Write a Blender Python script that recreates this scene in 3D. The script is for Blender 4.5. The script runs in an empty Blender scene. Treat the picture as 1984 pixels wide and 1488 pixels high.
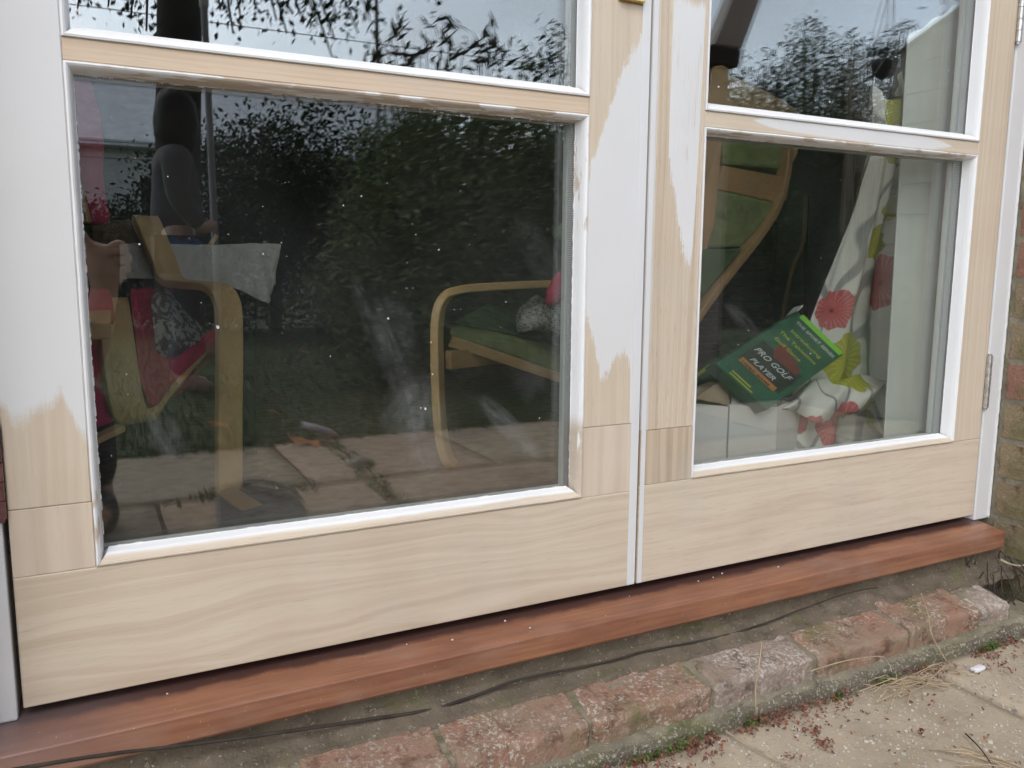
import bpy, bmesh, math, random
import numpy as np
from mathutils import Vector, Matrix, noise as mnoise

R = random.Random(7)
NP = np.random.default_rng(11)
SC = bpy.context.scene
COL = SC.collection

# ------------------------------------------------------------------ camera
YAW, PITCH, ROLL = 0.4763, -0.1432, 0.0076
CAM = Vector((-0.7167, -0.9787, 0.4760))
F_PX = 1611.95                                   # focal length in pixels of a 1984 wide picture
FW = Vector((math.sin(YAW) * math.cos(PITCH), math.cos(YAW) * math.cos(PITCH), math.sin(PITCH)))
r0 = Vector((math.cos(YAW), -math.sin(YAW), 0))
u0 = r0.cross(FW)
RT = r0 * math.cos(ROLL) + u0 * math.sin(ROLL)
UP = -r0 * math.sin(ROLL) + u0 * math.cos(ROLL)
cam_data = bpy.data.cameras.new('camera')
cam_data.lens = F_PX / 1984 * 36
cam_data.sensor_width = 36
cam_data.clip_start = 0.02
cam_data.clip_end = 500
cam = bpy.data.objects.new('camera', cam_data)
COL.objects.link(cam)
m = Matrix((RT, UP, -FW)).transposed().to_4x4()
m.translation = CAM
cam.matrix_world = m
SC.camera = cam

# ------------------------------------------------------------------ light
SUN_EL, SUN_AZ = math.radians(52), math.radians(205)     # azimuth measured from +Y towards +X: the sun stands over the garden
world = bpy.data.worlds.new('World')
SC.world = world
world.use_nodes = True
wn = world.node_tree
bgn = wn.nodes['Background']
sky = wn.nodes.new('ShaderNodeTexSky')
sky.sky_type = 'NISHITA'
sky.sun_disc = False
sky.sun_elevation = SUN_EL
sky.sun_rotation = SUN_AZ
sky.air_density = 1.0
sky.dust_density = 3.0
hs = wn.nodes.new('ShaderNodeHueSaturation')
hs.inputs['Saturation'].default_value = 0.5
wn.links.new(sky.outputs[0], hs.inputs['Color'])
tcw = wn.nodes.new('ShaderNodeTexCoord')
mpw = wn.nodes.new('ShaderNodeMapping')
mpw.inputs['Scale'].default_value = (1, 1, 2.6)
wn.links.new(tcw.outputs['Generated'], mpw.inputs[0])
nzw = wn.nodes.new('ShaderNodeTexNoise')
nzw.inputs['Scale'].default_value = 2.2
nzw.inputs['Detail'].default_value = 5
wn.links.new(mpw.outputs[0], nzw.inputs['Vector'])
crw = wn.nodes.new('ShaderNodeValToRGB')
crw.color_ramp.elements[0].position = 0.3
crw.color_ramp.elements[0].color = (1.0, 1.0, 1.0, 1)
crw.color_ramp.elements[1].position = 0.72
crw.color_ramp.elements[1].color = (1.55, 1.58, 1.62, 1)
wn.links.new(nzw.outputs[0], crw.inputs[0])
mxw = wn.nodes.new('ShaderNodeMix')
mxw.data_type = 'RGBA'
mxw.blend_type = 'MULTIPLY'
mxw.inputs[0].default_value = 1
wn.links.new(hs.outputs[0], mxw.inputs[6])
wn.links.new(crw.outputs[0], mxw.inputs[7])
# bright haze low in the sky, evenly all round
sepw = wn.nodes.new('ShaderNodeSeparateXYZ'); wn.links.new(tcw.outputs['Generated'], sepw.inputs[0])
hzw = wn.nodes.new('ShaderNodeMapRange'); hzw.interpolation_type = 'SMOOTHSTEP'
hzw.inputs[1].default_value = 0.0; hzw.inputs[2].default_value = 0.75; hzw.inputs[3].default_value = 2.2; hzw.inputs[4].default_value = 0.7
wn.links.new(sepw.outputs['Z'], hzw.inputs[0])
mhw = wn.nodes.new('ShaderNodeVectorMath'); mhw.operation = 'SCALE'
wn.links.new(mxw.outputs[2], mhw.inputs[0]); wn.links.new(hzw.outputs[0], mhw.inputs['Scale'])
wn.links.new(mhw.outputs[0], bgn.inputs['Color'])
bgn.inputs['Strength'].default_value = 0.15
sd = bpy.data.lights.new('sun', 'SUN')
sd.energy = 0.6
sd.angle = math.radians(25)
sd.color = (1.0, 0.985, 0.96)
so = bpy.data.objects.new('sun', sd)
COL.objects.link(so)
sdir = Vector((math.sin(SUN_AZ) * math.cos(SUN_EL), math.cos(SUN_AZ) * math.cos(SUN_EL), math.sin(SUN_EL)))
so.rotation_euler = sdir.to_track_quat('Z', 'Y').to_euler()
SC.view_settings.view_transform = 'Standard'
SC.view_settings.look = 'None'
SC.view_settings.exposure = 0.24
SC.view_settings.gamma = 1
SC.view_settings.use_curve_mapping = False
cy = SC.cycles
cy.use_denoising = True
cy.max_bounces = 12
cy.transparent_max_bounces = 32
cy.diffuse_bounces = 4
cy.glossy_bounces = 4
cy.sample_clamp_indirect = 6

# ------------------------------------------------------------------ helpers
def at(px, py, Y):
    """point of the plane y = Y that the photograph shows at pixel (px, py)"""
    d = FW + RT * ((px - 992) / F_PX) + UP * ((744 - py) / F_PX)
    return CAM + d * ((Y - CAM.y) / d.y)

def atz(px, py, Z):
    d = FW + RT * ((px - 992) / F_PX) + UP * ((744 - py) / F_PX)
    return CAM + d * ((Z - CAM.z) / d.z)

def atx(px, py, X):
    d = FW + RT * ((px - 992) / F_PX) + UP * ((744 - py) / F_PX)
    return CAM + d * ((X - CAM.x) / d.x)

def gar(px, py, D):
    """point of the garden, D metres in front of the doors, whose reflection the panes show there"""
    p = at(px, py, D)
    return Vector((p.x, -D, p.z))

WLOC = {}

def link(o, parent=None):
    COL.objects.link(o)
    if parent is not None:
        o.parent = parent
        pw = WLOC.get(parent.name, Vector())
        o.location = -pw
    WLOC[o.name] = Vector()
    return o

def tag(o, label=None, cat=None, group=None, kind=None):
    if label: o['label'] = label
    if cat: o['category'] = cat
    if group: o['group'] = group
    if kind: o['kind'] = kind
    return o

def thing(name, label, cat, loc=(0, 0, 0), group=None):
    o = bpy.data.objects.new(name, None)
    o.empty_display_size = 0.05
    COL.objects.link(o)
    o.location = Vector(loc)
    WLOC[o.name] = Vector(loc)
    return tag(o, label, cat, group)

def mesh(name, vs, fs, mat, parent=None, smooth=False, bevel=0.0, seg=1, auto=None):
    me = bpy.data.meshes.new(name)
    me.from_pydata([tuple(v) for v in vs], [], fs)
    me.update()
    bm = bmesh.new(); bm.from_mesh(me)
    bmesh.ops.recalc_face_normals(bm, faces=bm.faces)
    if bevel > 0:
        bmesh.ops.bevel(bm, geom=[e for e in bm.edges if len(e.link_faces) == 2 and e.calc_face_angle() > 0.3],
                        offset=bevel, segments=seg, affect='EDGES', profile=0.5)
    bm.to_mesh(me); bm.free()
    if smooth:
        me.polygons.foreach_set('use_smooth', [True] * len(me.polygons))
    if mat: me.materials.append(mat)
    o = bpy.data.objects.new(name, me)
    return link(o, parent)

BOXF = [(0, 1, 2, 3), (7, 6, 5, 4), (0, 4, 5, 1), (1, 5, 6, 2), (2, 6, 7, 3), (3, 7, 4, 0)]
def boxv(x0, x1, y0, y1, z0, z1):
    return [(x0, y0, z0), (x1, y0, z0), (x1, y1, z0), (x0, y1, z0), (x0, y0, z1), (x1, y0, z1), (x1, y1, z1), (x0, y1, z1)]

def box(name, x0, x1, y0, y1, z0, z1, mat, parent=None, bevel=0.0, seg=1):
    return mesh(name, boxv(x0, x1, y0, y1, z0, z1), BOXF, mat, parent, bevel=bevel, seg=seg)

class MB:
    def __init__(s): s.v = []; s.f = []
    def add(s, vs, fs):
        k = len(s.v); s.v += [tuple(v) for v in vs]; s.f += [tuple(i + k for i in f) for f in fs]; return s
    def box(s, *a): return s.add(boxv(*a), BOXF)
    def obox(s, c, ax, ay, az):
        c = Vector(c); vs = []
        for k in (-1, 1):
            for i, j in ((-1, -1), (1, -1), (1, 1), (-1, 1)):
                vs.append(c + ax * i + ay * j + az * k)
        return s.add(vs, BOXF)
    def tube(s, pts, r, n=8, cap=True):
        pts = [Vector(p) for p in pts]
        rr = r if isinstance(r, (list, tuple)) else [r] * len(pts)
        rings = []
        for i, p in enumerate(pts):
            t = (pts[min(i + 1, len(pts) - 1)] - pts[max(i - 1, 0)]).normalized()
            a = t.cross(Vector((0.13, 0.21, 0.97)))
            if a.length < 1e-3: a = t.cross(Vector((1, 0, 0)))
            a.normalize(); b = t.cross(a)
            rings.append([p + (a * math.cos(q * 2 * math.pi / n) + b * math.sin(q * 2 * math.pi / n)) * rr[i] for q in range(n)])
        k = len(s.v)
        for rg in rings: s.v += [tuple(v) for v in rg]
        for i in range(len(rings) - 1):
            for q in range(n):
                a0 = k + i * n + q; a1 = k + i * n + (q + 1) % n
                s.f.append((a0, a1, a1 + n, a0 + n))
        if cap:
            s.f.append(tuple(k + q for q in range(n))[::-1]); s.f.append(tuple(k + (len(rings) - 1) * n + q for q in range(n)))
        return s
    def build(s, name, mat, parent=None, **kw): return mesh(name, s.v, s.f, mat, parent, **kw)

def smooth_path(pts, k=6):
    """Catmull-Rom through the points"""
    P = [Vector(p) for p in pts]
    if len(P) < 3: return P
    out = []
    for i in range(len(P) - 1):
        p0 = P[max(i - 1, 0)]; p1 = P[i]; p2 = P[i + 1]; p3 = P[min(i + 2, len(P) - 1)]
        for j in range(k):
            t = j / k
            out.append(0.5 * ((2 * p1) + (p2 - p0) * t + (2 * p0 - 5 * p1 + 4 * p2 - p3) * t * t + (3 * p1 - p0 - 3 * p2 + p3) * t ** 3))
    out.append(P[-1])
    return out

def ribbon(name, pts, wvec, thick, mat, parent=None, bevel=0.002, k=6, closed_ends=True):
    """a bent laminated strip: width wvec (a vector), thickness thick"""
    pts = smooth_path(pts, k)
    w = Vector(wvec); vs = []; fs = []
    n = len(pts)
    for i, p in enumerate(pts):
        t = (pts[min(i + 1, n - 1)] - pts[max(i - 1, 0)]).normalized()
        nn = t.cross(w).normalized() * (thick / 2)
        vs += [p + nn, p + w + nn, p + w - nn, p - nn]
    for i in range(n - 1):
        a = i * 4
        for q in range(4):
            fs.append((a + q, a + (q + 1) % 4, a + 4 + (q + 1) % 4, a + 4 + q))
    fs.append((0, 1, 2, 3)); fs.append((n * 4 - 1, n * 4 - 2, n * 4 - 3, n * 4 - 4))
    return mesh(name, vs, fs, mat, parent, bevel=bevel)

def prism(name, pts, dvec, mat, parent=None, bevel=0.0, seg=2, smooth=False):
    """closed polygon (3D points) given a depth dvec"""
    d = Vector(dvec); n = len(pts)
    vs = [Vector(p) for p in pts] + [Vector(p) + d for p in pts]
    fs = [tuple(range(n)), tuple(range(2 * n - 1, n - 1, -1))]
    for i in range(n): fs.append((i, (i + 1) % n, n + (i + 1) % n, n + i))
    return mesh(name, vs, fs, mat, parent, bevel=bevel, seg=seg, smooth=smooth)

def pillow(name, pts, dvec, mat, parent=None, rings=4):
    """closed outline puffed like a cushion: the depth rises from the seam to the middle"""
    d = Vector(dvec); P = [Vector(p) for p in pts]; n = len(P)
    c = sum(P, Vector()) / n
    vs = []; fs = []
    for side in (1, -1):
        base = len(vs)
        for k in range(rings):
            t = k / rings
            h = math.sqrt(max(0, 1 - (1 - t) ** 2)) * 0.5
            for p in P:
                q = p.lerp(c, t * t * 0.4 + t * 0.6)
                vs.append(q + d * 0.5 + d * h * side * -1)
        vs.append(c + d * 0.5 - d * 0.5 * side)
        ci = len(vs) - 1
        for k in range(rings - 1):
            for i in range(n):
                a = base + k * n + i; b = base + k * n + (i + 1) % n
                fs.append((a, b, b + n, a + n))
        for i in range(n):
            fs.append((base + (rings - 1) * n + i, base + (rings - 1) * n + (i + 1) % n, ci))
    o = mesh(name, vs, fs, mat, parent, smooth=True)
    bm = bmesh.new(); bm.from_mesh(o.data)
    bmesh.ops.remove_doubles(bm, verts=bm.verts, dist=0.0005)
    bmesh.ops.recalc_face_normals(bm, faces=bm.faces)
    bm.to_mesh(o.data); bm.free()
    return o

def fbm(v, s, o=3):
    a = 0; amp = 1
    for _ in range(o):
        a += mnoise.noise(Vector(v) * s) * amp; s *= 2.1; amp *= 0.5
    return a

def strip(name, prof, x0, x1, nx, amp, sc, mat, parent=None, sub=3, smooth=True, kind=None, seed=0):
    """a profile [(y, z)...] run along x, its surface made lumpy"""
    pr = []
    for i in range(len(prof) - 1):
        for k in range(sub):
            t = k / sub
            pr.append((prof[i][0] * (1 - t) + prof[i + 1][0] * t, prof[i][1] * (1 - t) + prof[i + 1][1] * t))
    pr.append(prof[-1])
    m_ = len(pr); vs = []; fs = []
    for i in range(nx + 1):
        x = x0 + (x1 - x0) * i / nx
        for (y, z) in pr:
            p = Vector((x, y, z))
            n1 = fbm(p + Vector((seed, 3.1, 7.7)), sc); n2 = fbm(p + Vector((9.2 + seed, 1.1, 4.4)), sc)
            vs.append((x + amp * 0.4 * n2, y + amp * n1, z + amp * n2))
    for i in range(nx):
        for j in range(m_ - 1):
            a = i * m_ + j
            fs.append((a, a + 1, a + m_ + 1, a + m_))
    fs.append(tuple(range(m_))); fs.append(tuple(nx * m_ + j for j in range(m_ - 1, -1, -1)))
    fs += [(i * m_, (i + 1) * m_, (i + 1) * m_ + m_ - 1, i * m_ + m_ - 1) for i in range(nx)]
    return mesh(name, vs, fs, mat, parent, smooth=smooth)

def lumpy(name, x0, x1, y0, y1, z0, z1, nx, ny, nz, amp, sc, mat, parent=None, rnd=0.004, top=None, seed=0, smooth=True):
    """a box whose six faces are gridded, edges worn round, skin made uneven"""
    idx = {}; vs = []; fs = []
    def vid(i, j, k):
        if (i, j, k) in idx: return idx[(i, j, k)]
        p = Vector((x0 + (x1 - x0) * i / nx, y0 + (y1 - y0) * j / ny, z0 + (z1 - z0) * k / nz))
        q = Vector(p)
        c = [min(max(q.x, x0 + rnd), x1 - rnd), min(max(q.y, y0 + rnd), y1 - rnd), min(max(q.z, z0 + rnd), z1 - rnd)]
        d = q - Vector(c)
        if d.length > 1e-9 and (i in (0, nx)) + (j in (0, ny)) + (k in (0, nz)) > 1: q = Vector(c) + d.normalized() * rnd
        if top: q.z += top(q) * k / nz
        s_ = Vector((seed * 1.7, seed * 0.9, seed * 2.3))
        q += Vector((fbm(p + s_, sc), fbm(p + s_ + Vector((5, 5, 5)), sc), fbm(p + s_ + Vector((11, 2, 8)), sc))) * amp
        idx[(i, j, k)] = len(vs); vs.append(q); return len(vs) - 1
    for i in range(nx):
        for j in range(ny):
            for k in (0, nz): fs.append((vid(i, j, k), vid(i + 1, j, k), vid(i + 1, j + 1, k), vid(i, j + 1, k)))
    for i in range(nx):
        for k in range(nz):
            for j in (0, ny): fs.append((vid(i, j, k), vid(i + 1, j, k), vid(i + 1, j, k + 1), vid(i, j, k + 1)))
    for j in range(ny):
        for k in range(nz):
            for i in (0, nx): fs.append((vid(i, j, k), vid(i, j + 1, k), vid(i, j + 1, k + 1), vid(i, j, k + 1)))
    return mesh(name, vs, fs, mat, parent, smooth=smooth)

def leaves(name, cen, size, mat, parent=None, aspect=0.45, flat=0.0, droop=None, smooth=False):
    """many leaf blades, one pointed quad each, folded along the rib"""
    n = len(cen); cen = np.asarray(cen, float)
    a = NP.normal(size=(n, 3)); a[:, 2] *= (1 - flat)
    if droop is not None: a = a * 0.55 + np.asarray(droop)
    a /= np.linalg.norm(a, axis=1)[:, None]
    b = np.cross(a, NP.normal(size=(n, 3))); b /= np.linalg.norm(b, axis=1)[:, None]
    c = np.cross(a, b)
    s = size * NP.uniform(0.6, 1.3, n)[:, None]
    V = np.stack([cen - a * s * 0.5, cen + b * s * aspect * 0.5 + c * s * 0.06, cen + a * s * 0.5, cen - b * s * aspect * 0.5 + c * s * 0.06], 1).reshape(-1, 3)
    me = bpy.data.meshes.new(name)
    me.vertices.add(4 * n); me.vertices.foreach_set('co', V.ravel())
    me.loops.add(4 * n); me.loops.foreach_set('vertex_index', np.arange(4 * n, dtype=np.int32))
    me.polygons.add(n); me.polygons.foreach_set('loop_start', np.arange(0, 4 * n, 4, dtype=np.int32))
    me.polygons.foreach_set('loop_total', np.full(n, 4, dtype=np.int32))
    me.update(); me.validate()
    me.materials.append(mat)
    o = bpy.data.objects.new(name, me)
    return link(o, parent)

# ------------------------------------------------------------------ materials
class NT:
    def __init__(s, name):
        s.m = bpy.data.materials.new(name); s.m.use_nodes = True
        s.t = s.m.node_tree; s.n = s.t.nodes; s.b = s.n['Principled BSDF']; s.out = s.n['Material Output']
        s.tc = s.n.new('ShaderNodeTexCoord'); s.co = s.tc.outputs['Object']
    def l(s, a, b): s.t.links.new(a, b)
    def val(s, x, sock):
        if hasattr(x, 'links') or isinstance(x, bpy.types.NodeSocket): s.l(x, sock)
        else: sock.default_value = x
    def math(s, op, a, b=0.0, c=None, clamp=False):
        n = s.n.new('ShaderNodeMath'); n.operation = op; n.use_clamp = clamp
        s.val(a, n.inputs[0]); s.val(b, n.inputs[1])
        if c is not None: s.val(c, n.inputs[2])
        return n.outputs[0]
    def sep(s, v=None):
        n = s.n.new('ShaderNodeSeparateXYZ'); s.l(v or s.co, n.inputs[0]); return n.outputs
    def map(s, scale=(1, 1, 1), loc=(0, 0, 0), rot=(0, 0, 0), v=None):
        n = s.n.new('ShaderNodeMapping'); s.l(v or s.co, n.inputs[0])
        n.inputs['Scale'].default_value = scale; n.inputs['Location'].default_value = loc; n.inputs['Rotation'].default_value = rot
        return n.outputs[0]
    def noise(s, scale, detail=4, rough=0.55, v=None, dist=0.0):
        n = s.n.new('ShaderNodeTexNoise'); s.l(v or s.co, n.inputs['Vector'])
        n.inputs['Scale'].default_value = scale; n.inputs['Detail'].default_value = detail
        n.inputs['Roughness'].default_value = rough; n.inputs['Distortion'].default_value = dist
        return n.outputs[0]
    def voro(s, scale, v=None, feature='F1', out='Distance'):
        n = s.n.new('ShaderNodeTexVoronoi'); n.feature = feature; s.l(v or s.co, n.inputs['Vector']); n.inputs['Scale'].default_value = scale
        return n.outputs[out]
    def ramp(s, fac, stops, interp='LINEAR'):
        n = s.n.new('ShaderNodeValToRGB'); s.l(fac, n.inputs[0]); cr = n.color_ramp; cr.interpolation = interp
        while len(cr.elements) < len(stops): cr.elements.new(0.5)
        for e, (p, c) in zip(cr.elements, stops):
            e.position = p; e.color = (c, c, c, 1) if isinstance(c, (int, float)) else (*c, 1)
        return n.outputs[0]
    def step(s, x, a, b):
        n = s.n.new('ShaderNodeMapRange'); n.interpolation_type = 'SMOOTHSTEP'
        s.val(x, n.inputs[0]); n.inputs[1].default_value = a; n.inputs[2].default_value = b
        return n.outputs[0]
    def mix(s, f, a, b, mode='MIX'):
        n = s.n.new('ShaderNodeMix'); n.data_type = 'RGBA'; n.blend_type = mode
        s.val(f, n.inputs[0])
        for x, i in ((a, 6), (b, 7)):
            if isinstance(x, (tuple, list)): n.inputs[i].default_value = (*x, 1)
            else: s.l(x, n.inputs[i])
        return n.outputs[2]
    def bump(s, h, st=0.3, dist=0.002):
        n = s.n.new('ShaderNodeBump'); n.inputs['Strength'].default_value = st; n.inputs['Distance'].default_value = dist
        s.l(h, n.inputs['Height']); s.l(n.outputs[0], s.b.inputs['Normal']); return n
    def fin(s, col=None, rough=0.6, spec=None, metal=None):
        if col is not None:
            if isinstance(col, (tuple, list)): s.b.inputs['Base Color'].default_value = (*col, 1)
            else: s.l(col, s.b.inputs['Base Color'])
        s.val(rough, s.b.inputs['Roughness'])
        if spec is not None: s.b.inputs['Specular IOR Level'].default_value = spec
        if metal is not None: s.b.inputs['Metallic'].default_value = metal
        return s.m

def plain(name, col, rough=0.6, var=0.25, sc=20, bump=0.15, bs=60, spec=None, metal=None, dist=0.001):
    t = NT(name)
    n = t.noise(sc, 4)
    c = t.mix(t.ramp(n, [(0.3, 0.0), (0.7, 1.0)]), tuple(x * (1 - var) for x in col), tuple(min(1, x * (1 + var)) for x in col))
    t.bump(t.noise(bs, 3), bump, dist)
    return t.fin(c, rough, spec, metal)

WHITE = (0.705, 0.71, 0.712)

def wood_cols(t, axis, seed=0.0, K=55, amp=0.1, wave=0.6, dark=(0.47, 0.365, 0.26), light=(0.63, 0.54, 0.43), fine=0.5, stain=None, pore=0.25):
    """raw planed softwood: growth lines running along axis ('x' or 'z'), wandering across it"""
    if axis == 'x': mp = t.map((1.3, 1, 4.5), (seed, seed * 0.7, seed * 0.3)); cr = 'Z'; st = (6, 40, 420); st2 = (2.5, 10, 90)
    else: mp = t.map((4.5, 1, 1.0), (seed, seed * 0.7, seed * 0.3)); cr = 'X'; st = (420, 40, 6); st2 = (90, 10, 2.5)
    sx = t.sep()
    w = t.noise(1.6, 2, 0.5, mp)
    ph = t.math('MULTIPLY_ADD', sx[cr], K, t.math('MULTIPLY', w, amp * K))
    cmb = t.n.new('ShaderNodeCombineXYZ'); t.l(t.math('MULTIPLY', ph, 1.7), cmb.inputs[0]); cmb.inputs[1].default_value = seed
    t.l(t.math('MULTIPLY', sx['X' if axis == 'x' else 'Z'], 0.8), cmb.inputs[2])
    sn = t.math('MULTIPLY_ADD', t.math('SINE', t.math('MULTIPLY', ph, 6.283)), 0.5, 0.5)
    lines = t.math('MULTIPLY', t.step(t.noise(1.0, 2, 0.5, cmb.outputs[0]), 0.36, 0.68), 0.75)
    lines = t.math('MULTIPLY_ADD', t.math('POWER', sn, 2.5), 0.32, lines)
    g2 = t.noise(1.0, 3, 0.6, t.map(st, (seed, 0, seed)))
    g3 = t.noise(1.0, 2, 0.6, t.map(st2, (seed, 1, seed)))
    blot = t.noise(7, 2)
    f = t.math('MULTIPLY', lines, wave)
    f = t.math('MULTIPLY_ADD', t.math('SUBTRACT', g2, 0.5), fine, f)
    f = t.math('MULTIPLY_ADD', t.math('SUBTRACT', g3, 0.5), fine * 1.1, f, )
    f = t.math('MULTIPLY_ADD', t.math('SUBTRACT', blot, 0.5), 0.7, f, clamp=True)
    col = t.mix(f, light, dark)
    grey = t.math('MULTIPLY', t.step(t.noise(4.5, 3, 0.6, t.map((1, 1, 1), (3, seed, 1))), 0.5, 0.72), 0.35)
    col = t.mix(grey, col, (0.53, 0.49, 0.44))
    pore = t.math('MULTIPLY', t.step(t.noise(1.0, 2, 0.5, t.map((30, 60, 900) if axis == 'x' else (900, 60, 30), (seed, 3, 2))), 0.60, 0.74), pore)
    col = t.mix(pore, col, (0.34, 0.25, 0.17))
    if stain: col = t.mix(0.5, col, stain)
    return col, g2, f

def wood(name, axis, seed=0.0, bump=0.12, **kw):
    t = NT(name)
    col, g2, f = wood_cols(t, axis, seed, **kw)
    # a few fine dark checks
    st = (9, 40, 260) if axis == 'x' else (260, 40, 9)
    ck = t.math('MULTIPLY', t.step(t.noise(1.0, 2, 0.5, t.map(st, (seed + 4, 2, 1))), 0.735, 0.78), 0.55)
    col = t.mix(ck, col, (0.22, 0.15, 0.10))
    t.bump(t.math('ADD', g2, t.math('MULTIPLY', f, 0.3)), bump, 0.0012)
    return t.fin(col, 0.62, 0.3)

def streaks(t, seed=0.0, axis='z', a=0.014, fine=0.016):
    """ragged edge of half sanded paint: long tongues along the grain plus fine teeth"""
    s1 = (24, 1, 3) if axis == 'z' else (3, 1, 24)
    s2 = (150, 1, 5) if axis == 'z' else (5, 1, 150)
    n1 = t.math('SUBTRACT', t.noise(1.0, 3, 0.6, t.map(s1, (seed, 0, seed))), 0.5)
    n2 = t.math('SUBTRACT', t.noise(1.0, 2, 0.6, t.map(s2, (seed, 2, seed))), 0.5)
    return t.math('ADD', t.math('MULTIPLY', n1, a * 5), t.math('MULTIPLY', n2, fine * 4))

def paint_on(t, woodcol, mask, tint=WHITE):
    n = t.noise(9, 3)
    w = t.mix(t.ramp(n, [(0.3, 0.0), (0.75, 1.0)]), tint, tuple(c * 0.955 for c in tint))
    fl = t.step(t.noise(260, 2), 0.70, 0.74)
    w = t.mix(t.math('MULTIPLY', fl, 0.25), w, (0.5, 0.47, 0.43))
    return t.mix(mask, woodcol, w)

def curve(t, x, x0, x1, pts):
    """piecewise linear z(x): pts [(x, z)], z in metres 0..1"""
    f = t.math('DIVIDE', t.math('SUBTRACT', x, x0), x1 - x0)
    return t.ramp(f, [((a - x0) / (x1 - x0), b) for a, b in pts])

# painted mask helpers on the four stiles
def m_hinge_left():
    t = NT('wood_paint_hinge_stile'); s = t.sep(); wc, g2, f = wood_cols(t, 'z', 2.1, K=60, amp=0.04, wave=0.3)
    ze = curve(t, s['X'], -0.80, -0.72, [(-0.80, 0.33), (-0.785, 0.311), (-0.77, 0.316), (-0.75, 0.325), (-0.742, 0.337), (-0.735, 0.32), (-0.73, 0.302), (-0.722, 0.29)])
    d = t.math('ADD', t.math('SUBTRACT', s['Z'], ze), streaks(t, 1.0, a=0.003, fine=0.002))
    mk = t.step(t.math('ADD', d, t.math('ADD', t.math('MULTIPLY', t.math('SUBTRACT', g2, 0.5), 0.02), t.math('MULTIPLY', t.math('SUBTRACT', t.noise(70, 4, 0.7), 0.5), 0.03))), -0.008, 0.014)
    t.bump(t.math('ADD', t.math('MULTIPLY', g2, 0.5), mk), 0.25, 0.0006)
    return t.fin(paint_on(t, wc, mk), 0.5, 0.35)

def m_meet_left():
    t = NT('wood_paint_meeting_stile'); s = t.sep(); wc, g2, f = wood_cols(t, 'z', 5.3, K=60, amp=0.04, wave=0.35, pore=0.4)
    zt = curve(t, s['X'], -0.10, 0.0, [(-0.098, 0.60), (-0.085, 0.635), (-0.07, 0.672), (-0.06, 0.70), (-0.045, 0.745), (-0.022, 0.775), (-0.012, 0.80)])
    zb = curve(t, s['X'], -0.10, 0.0, [(-0.098, 0.40), (-0.085, 0.375), (-0.07, 0.315), (-0.06, 0.318), (-0.045, 0.345), (-0.03, 0.352), (-0.02, 0.33), (-0.017, 0.1)])
    st = streaks(t, 3.0, a=0.0055, fine=0.0055)
    st2 = streaks(t, 8.0, a=0.010, fine=0.007)
    m1 = t.step(t.math('ADD', t.math('ADD', t.math('SUBTRACT', zt, s['Z']), st2), t.math('ADD', t.math('MULTIPLY', t.math('SUBTRACT', g2, 0.5), 0.02), t.math('MULTIPLY', t.math('SUBTRACT', t.noise(50, 4, 0.7), 0.5), 0.06))), -0.006, 0.012)
    m2 = t.step(t.math('ADD', t.math('ADD', t.math('SUBTRACT', s['Z'], zb), st), t.math('ADD', t.math('MULTIPLY', t.math('SUBTRACT', g2, 0.5), 0.035), t.math('MULTIPLY', t.math('SUBTRACT', t.noise(55, 4, 0.7), 0.5), 0.05))), -0.004, 0.009)
    edge = t.step(t.math('ADD', s['X'], t.math('MULTIPLY', streaks(t, 2.0), 0.03)), -0.0175, -0.0155)
    mk = t.math('MAXIMUM', t.math('MULTIPLY', m1, m2), edge)
    t.bump(t.math('ADD', t.math('MULTIPLY', g2, 0.5), mk), 0.25, 0.0006)
    return t.fin(paint_on(t, wc, mk), 0.5, 0.35)

def m_meet_right():
    t = NT('wood_paint_right_meeting_stile'); s = t.sep(); wc, g2, f = wood_cols(t, 'z', 9.7, K=90, amp=0.04, wave=0.7, pore=0.8, fine=0.9)
    zb = curve(t, s['X'], 0.0, 0.1, [(0.0, 0.9), (0.032, 0.9), (0.036, 0.62), (0.05, 0.56), (0.062, 0.51), (0.072, 0.478), (0.082, 0.465), (0.086, 0.52), (0.09, 0.70), (0.093, 0.9)])
    st = streaks(t, 6.0, a=0.011, fine=0.010)
    mk = t.step(t.math('ADD', t.math('ADD', t.math('SUBTRACT', s['Z'], zb), st), t.math('ADD', t.math('MULTIPLY', t.math('SUBTRACT', g2, 0.5), 0.10), t.math('MULTIPLY', t.math('SUBTRACT', t.noise(45, 4, 0.7), 0.5), 0.08))), -0.006, 0.012)
    sx = t.math('ADD', t.math('ADD', s['X'], t.math('MULTIPLY', streaks(t, 5.0), 0.06)), t.math('MULTIPLY', t.math('SUBTRACT', g2, 0.5), 0.012))
    mk = t.math('MULTIPLY', mk, t.step(sx, 0.031, 0.036))
    mk = t.math('MULTIPLY', mk, t.math('SUBTRACT', 1.0, t.math('MULTIPLY', t.math('MULTIPLY', t.step(g2, 0.50, 0.66), t.step(t.noise(1.0, 3, 0.6, t.map((18, 1, 9), (4, 0, 2))), 0.5, 0.62)), 0.75)))
    top = t.step(t.math('ADD', s['Z'], t.math('MULTIPLY', streaks(t, 11.0), 0.4)), 0.835, 0.85)
    mk = t.math('MULTIPLY', mk, t.math('SUBTRACT', 1.0, top))
    thin = t.math('MULTIPLY', t.math('SUBTRACT', 1.0, t.step(sx, 0.010, 0.016)), t.math('MULTIPLY_ADD', t.noise(8, 3), 0.5, 0.45))
    mk = t.math('MAXIMUM', mk, thin)
    t.bump(t.math('ADD', t.math('MULTIPLY', g2, 1.0), mk), 0.3, 0.0008)
    return t.fin(paint_on(t, wc, mk), 0.5, 0.35)

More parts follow.
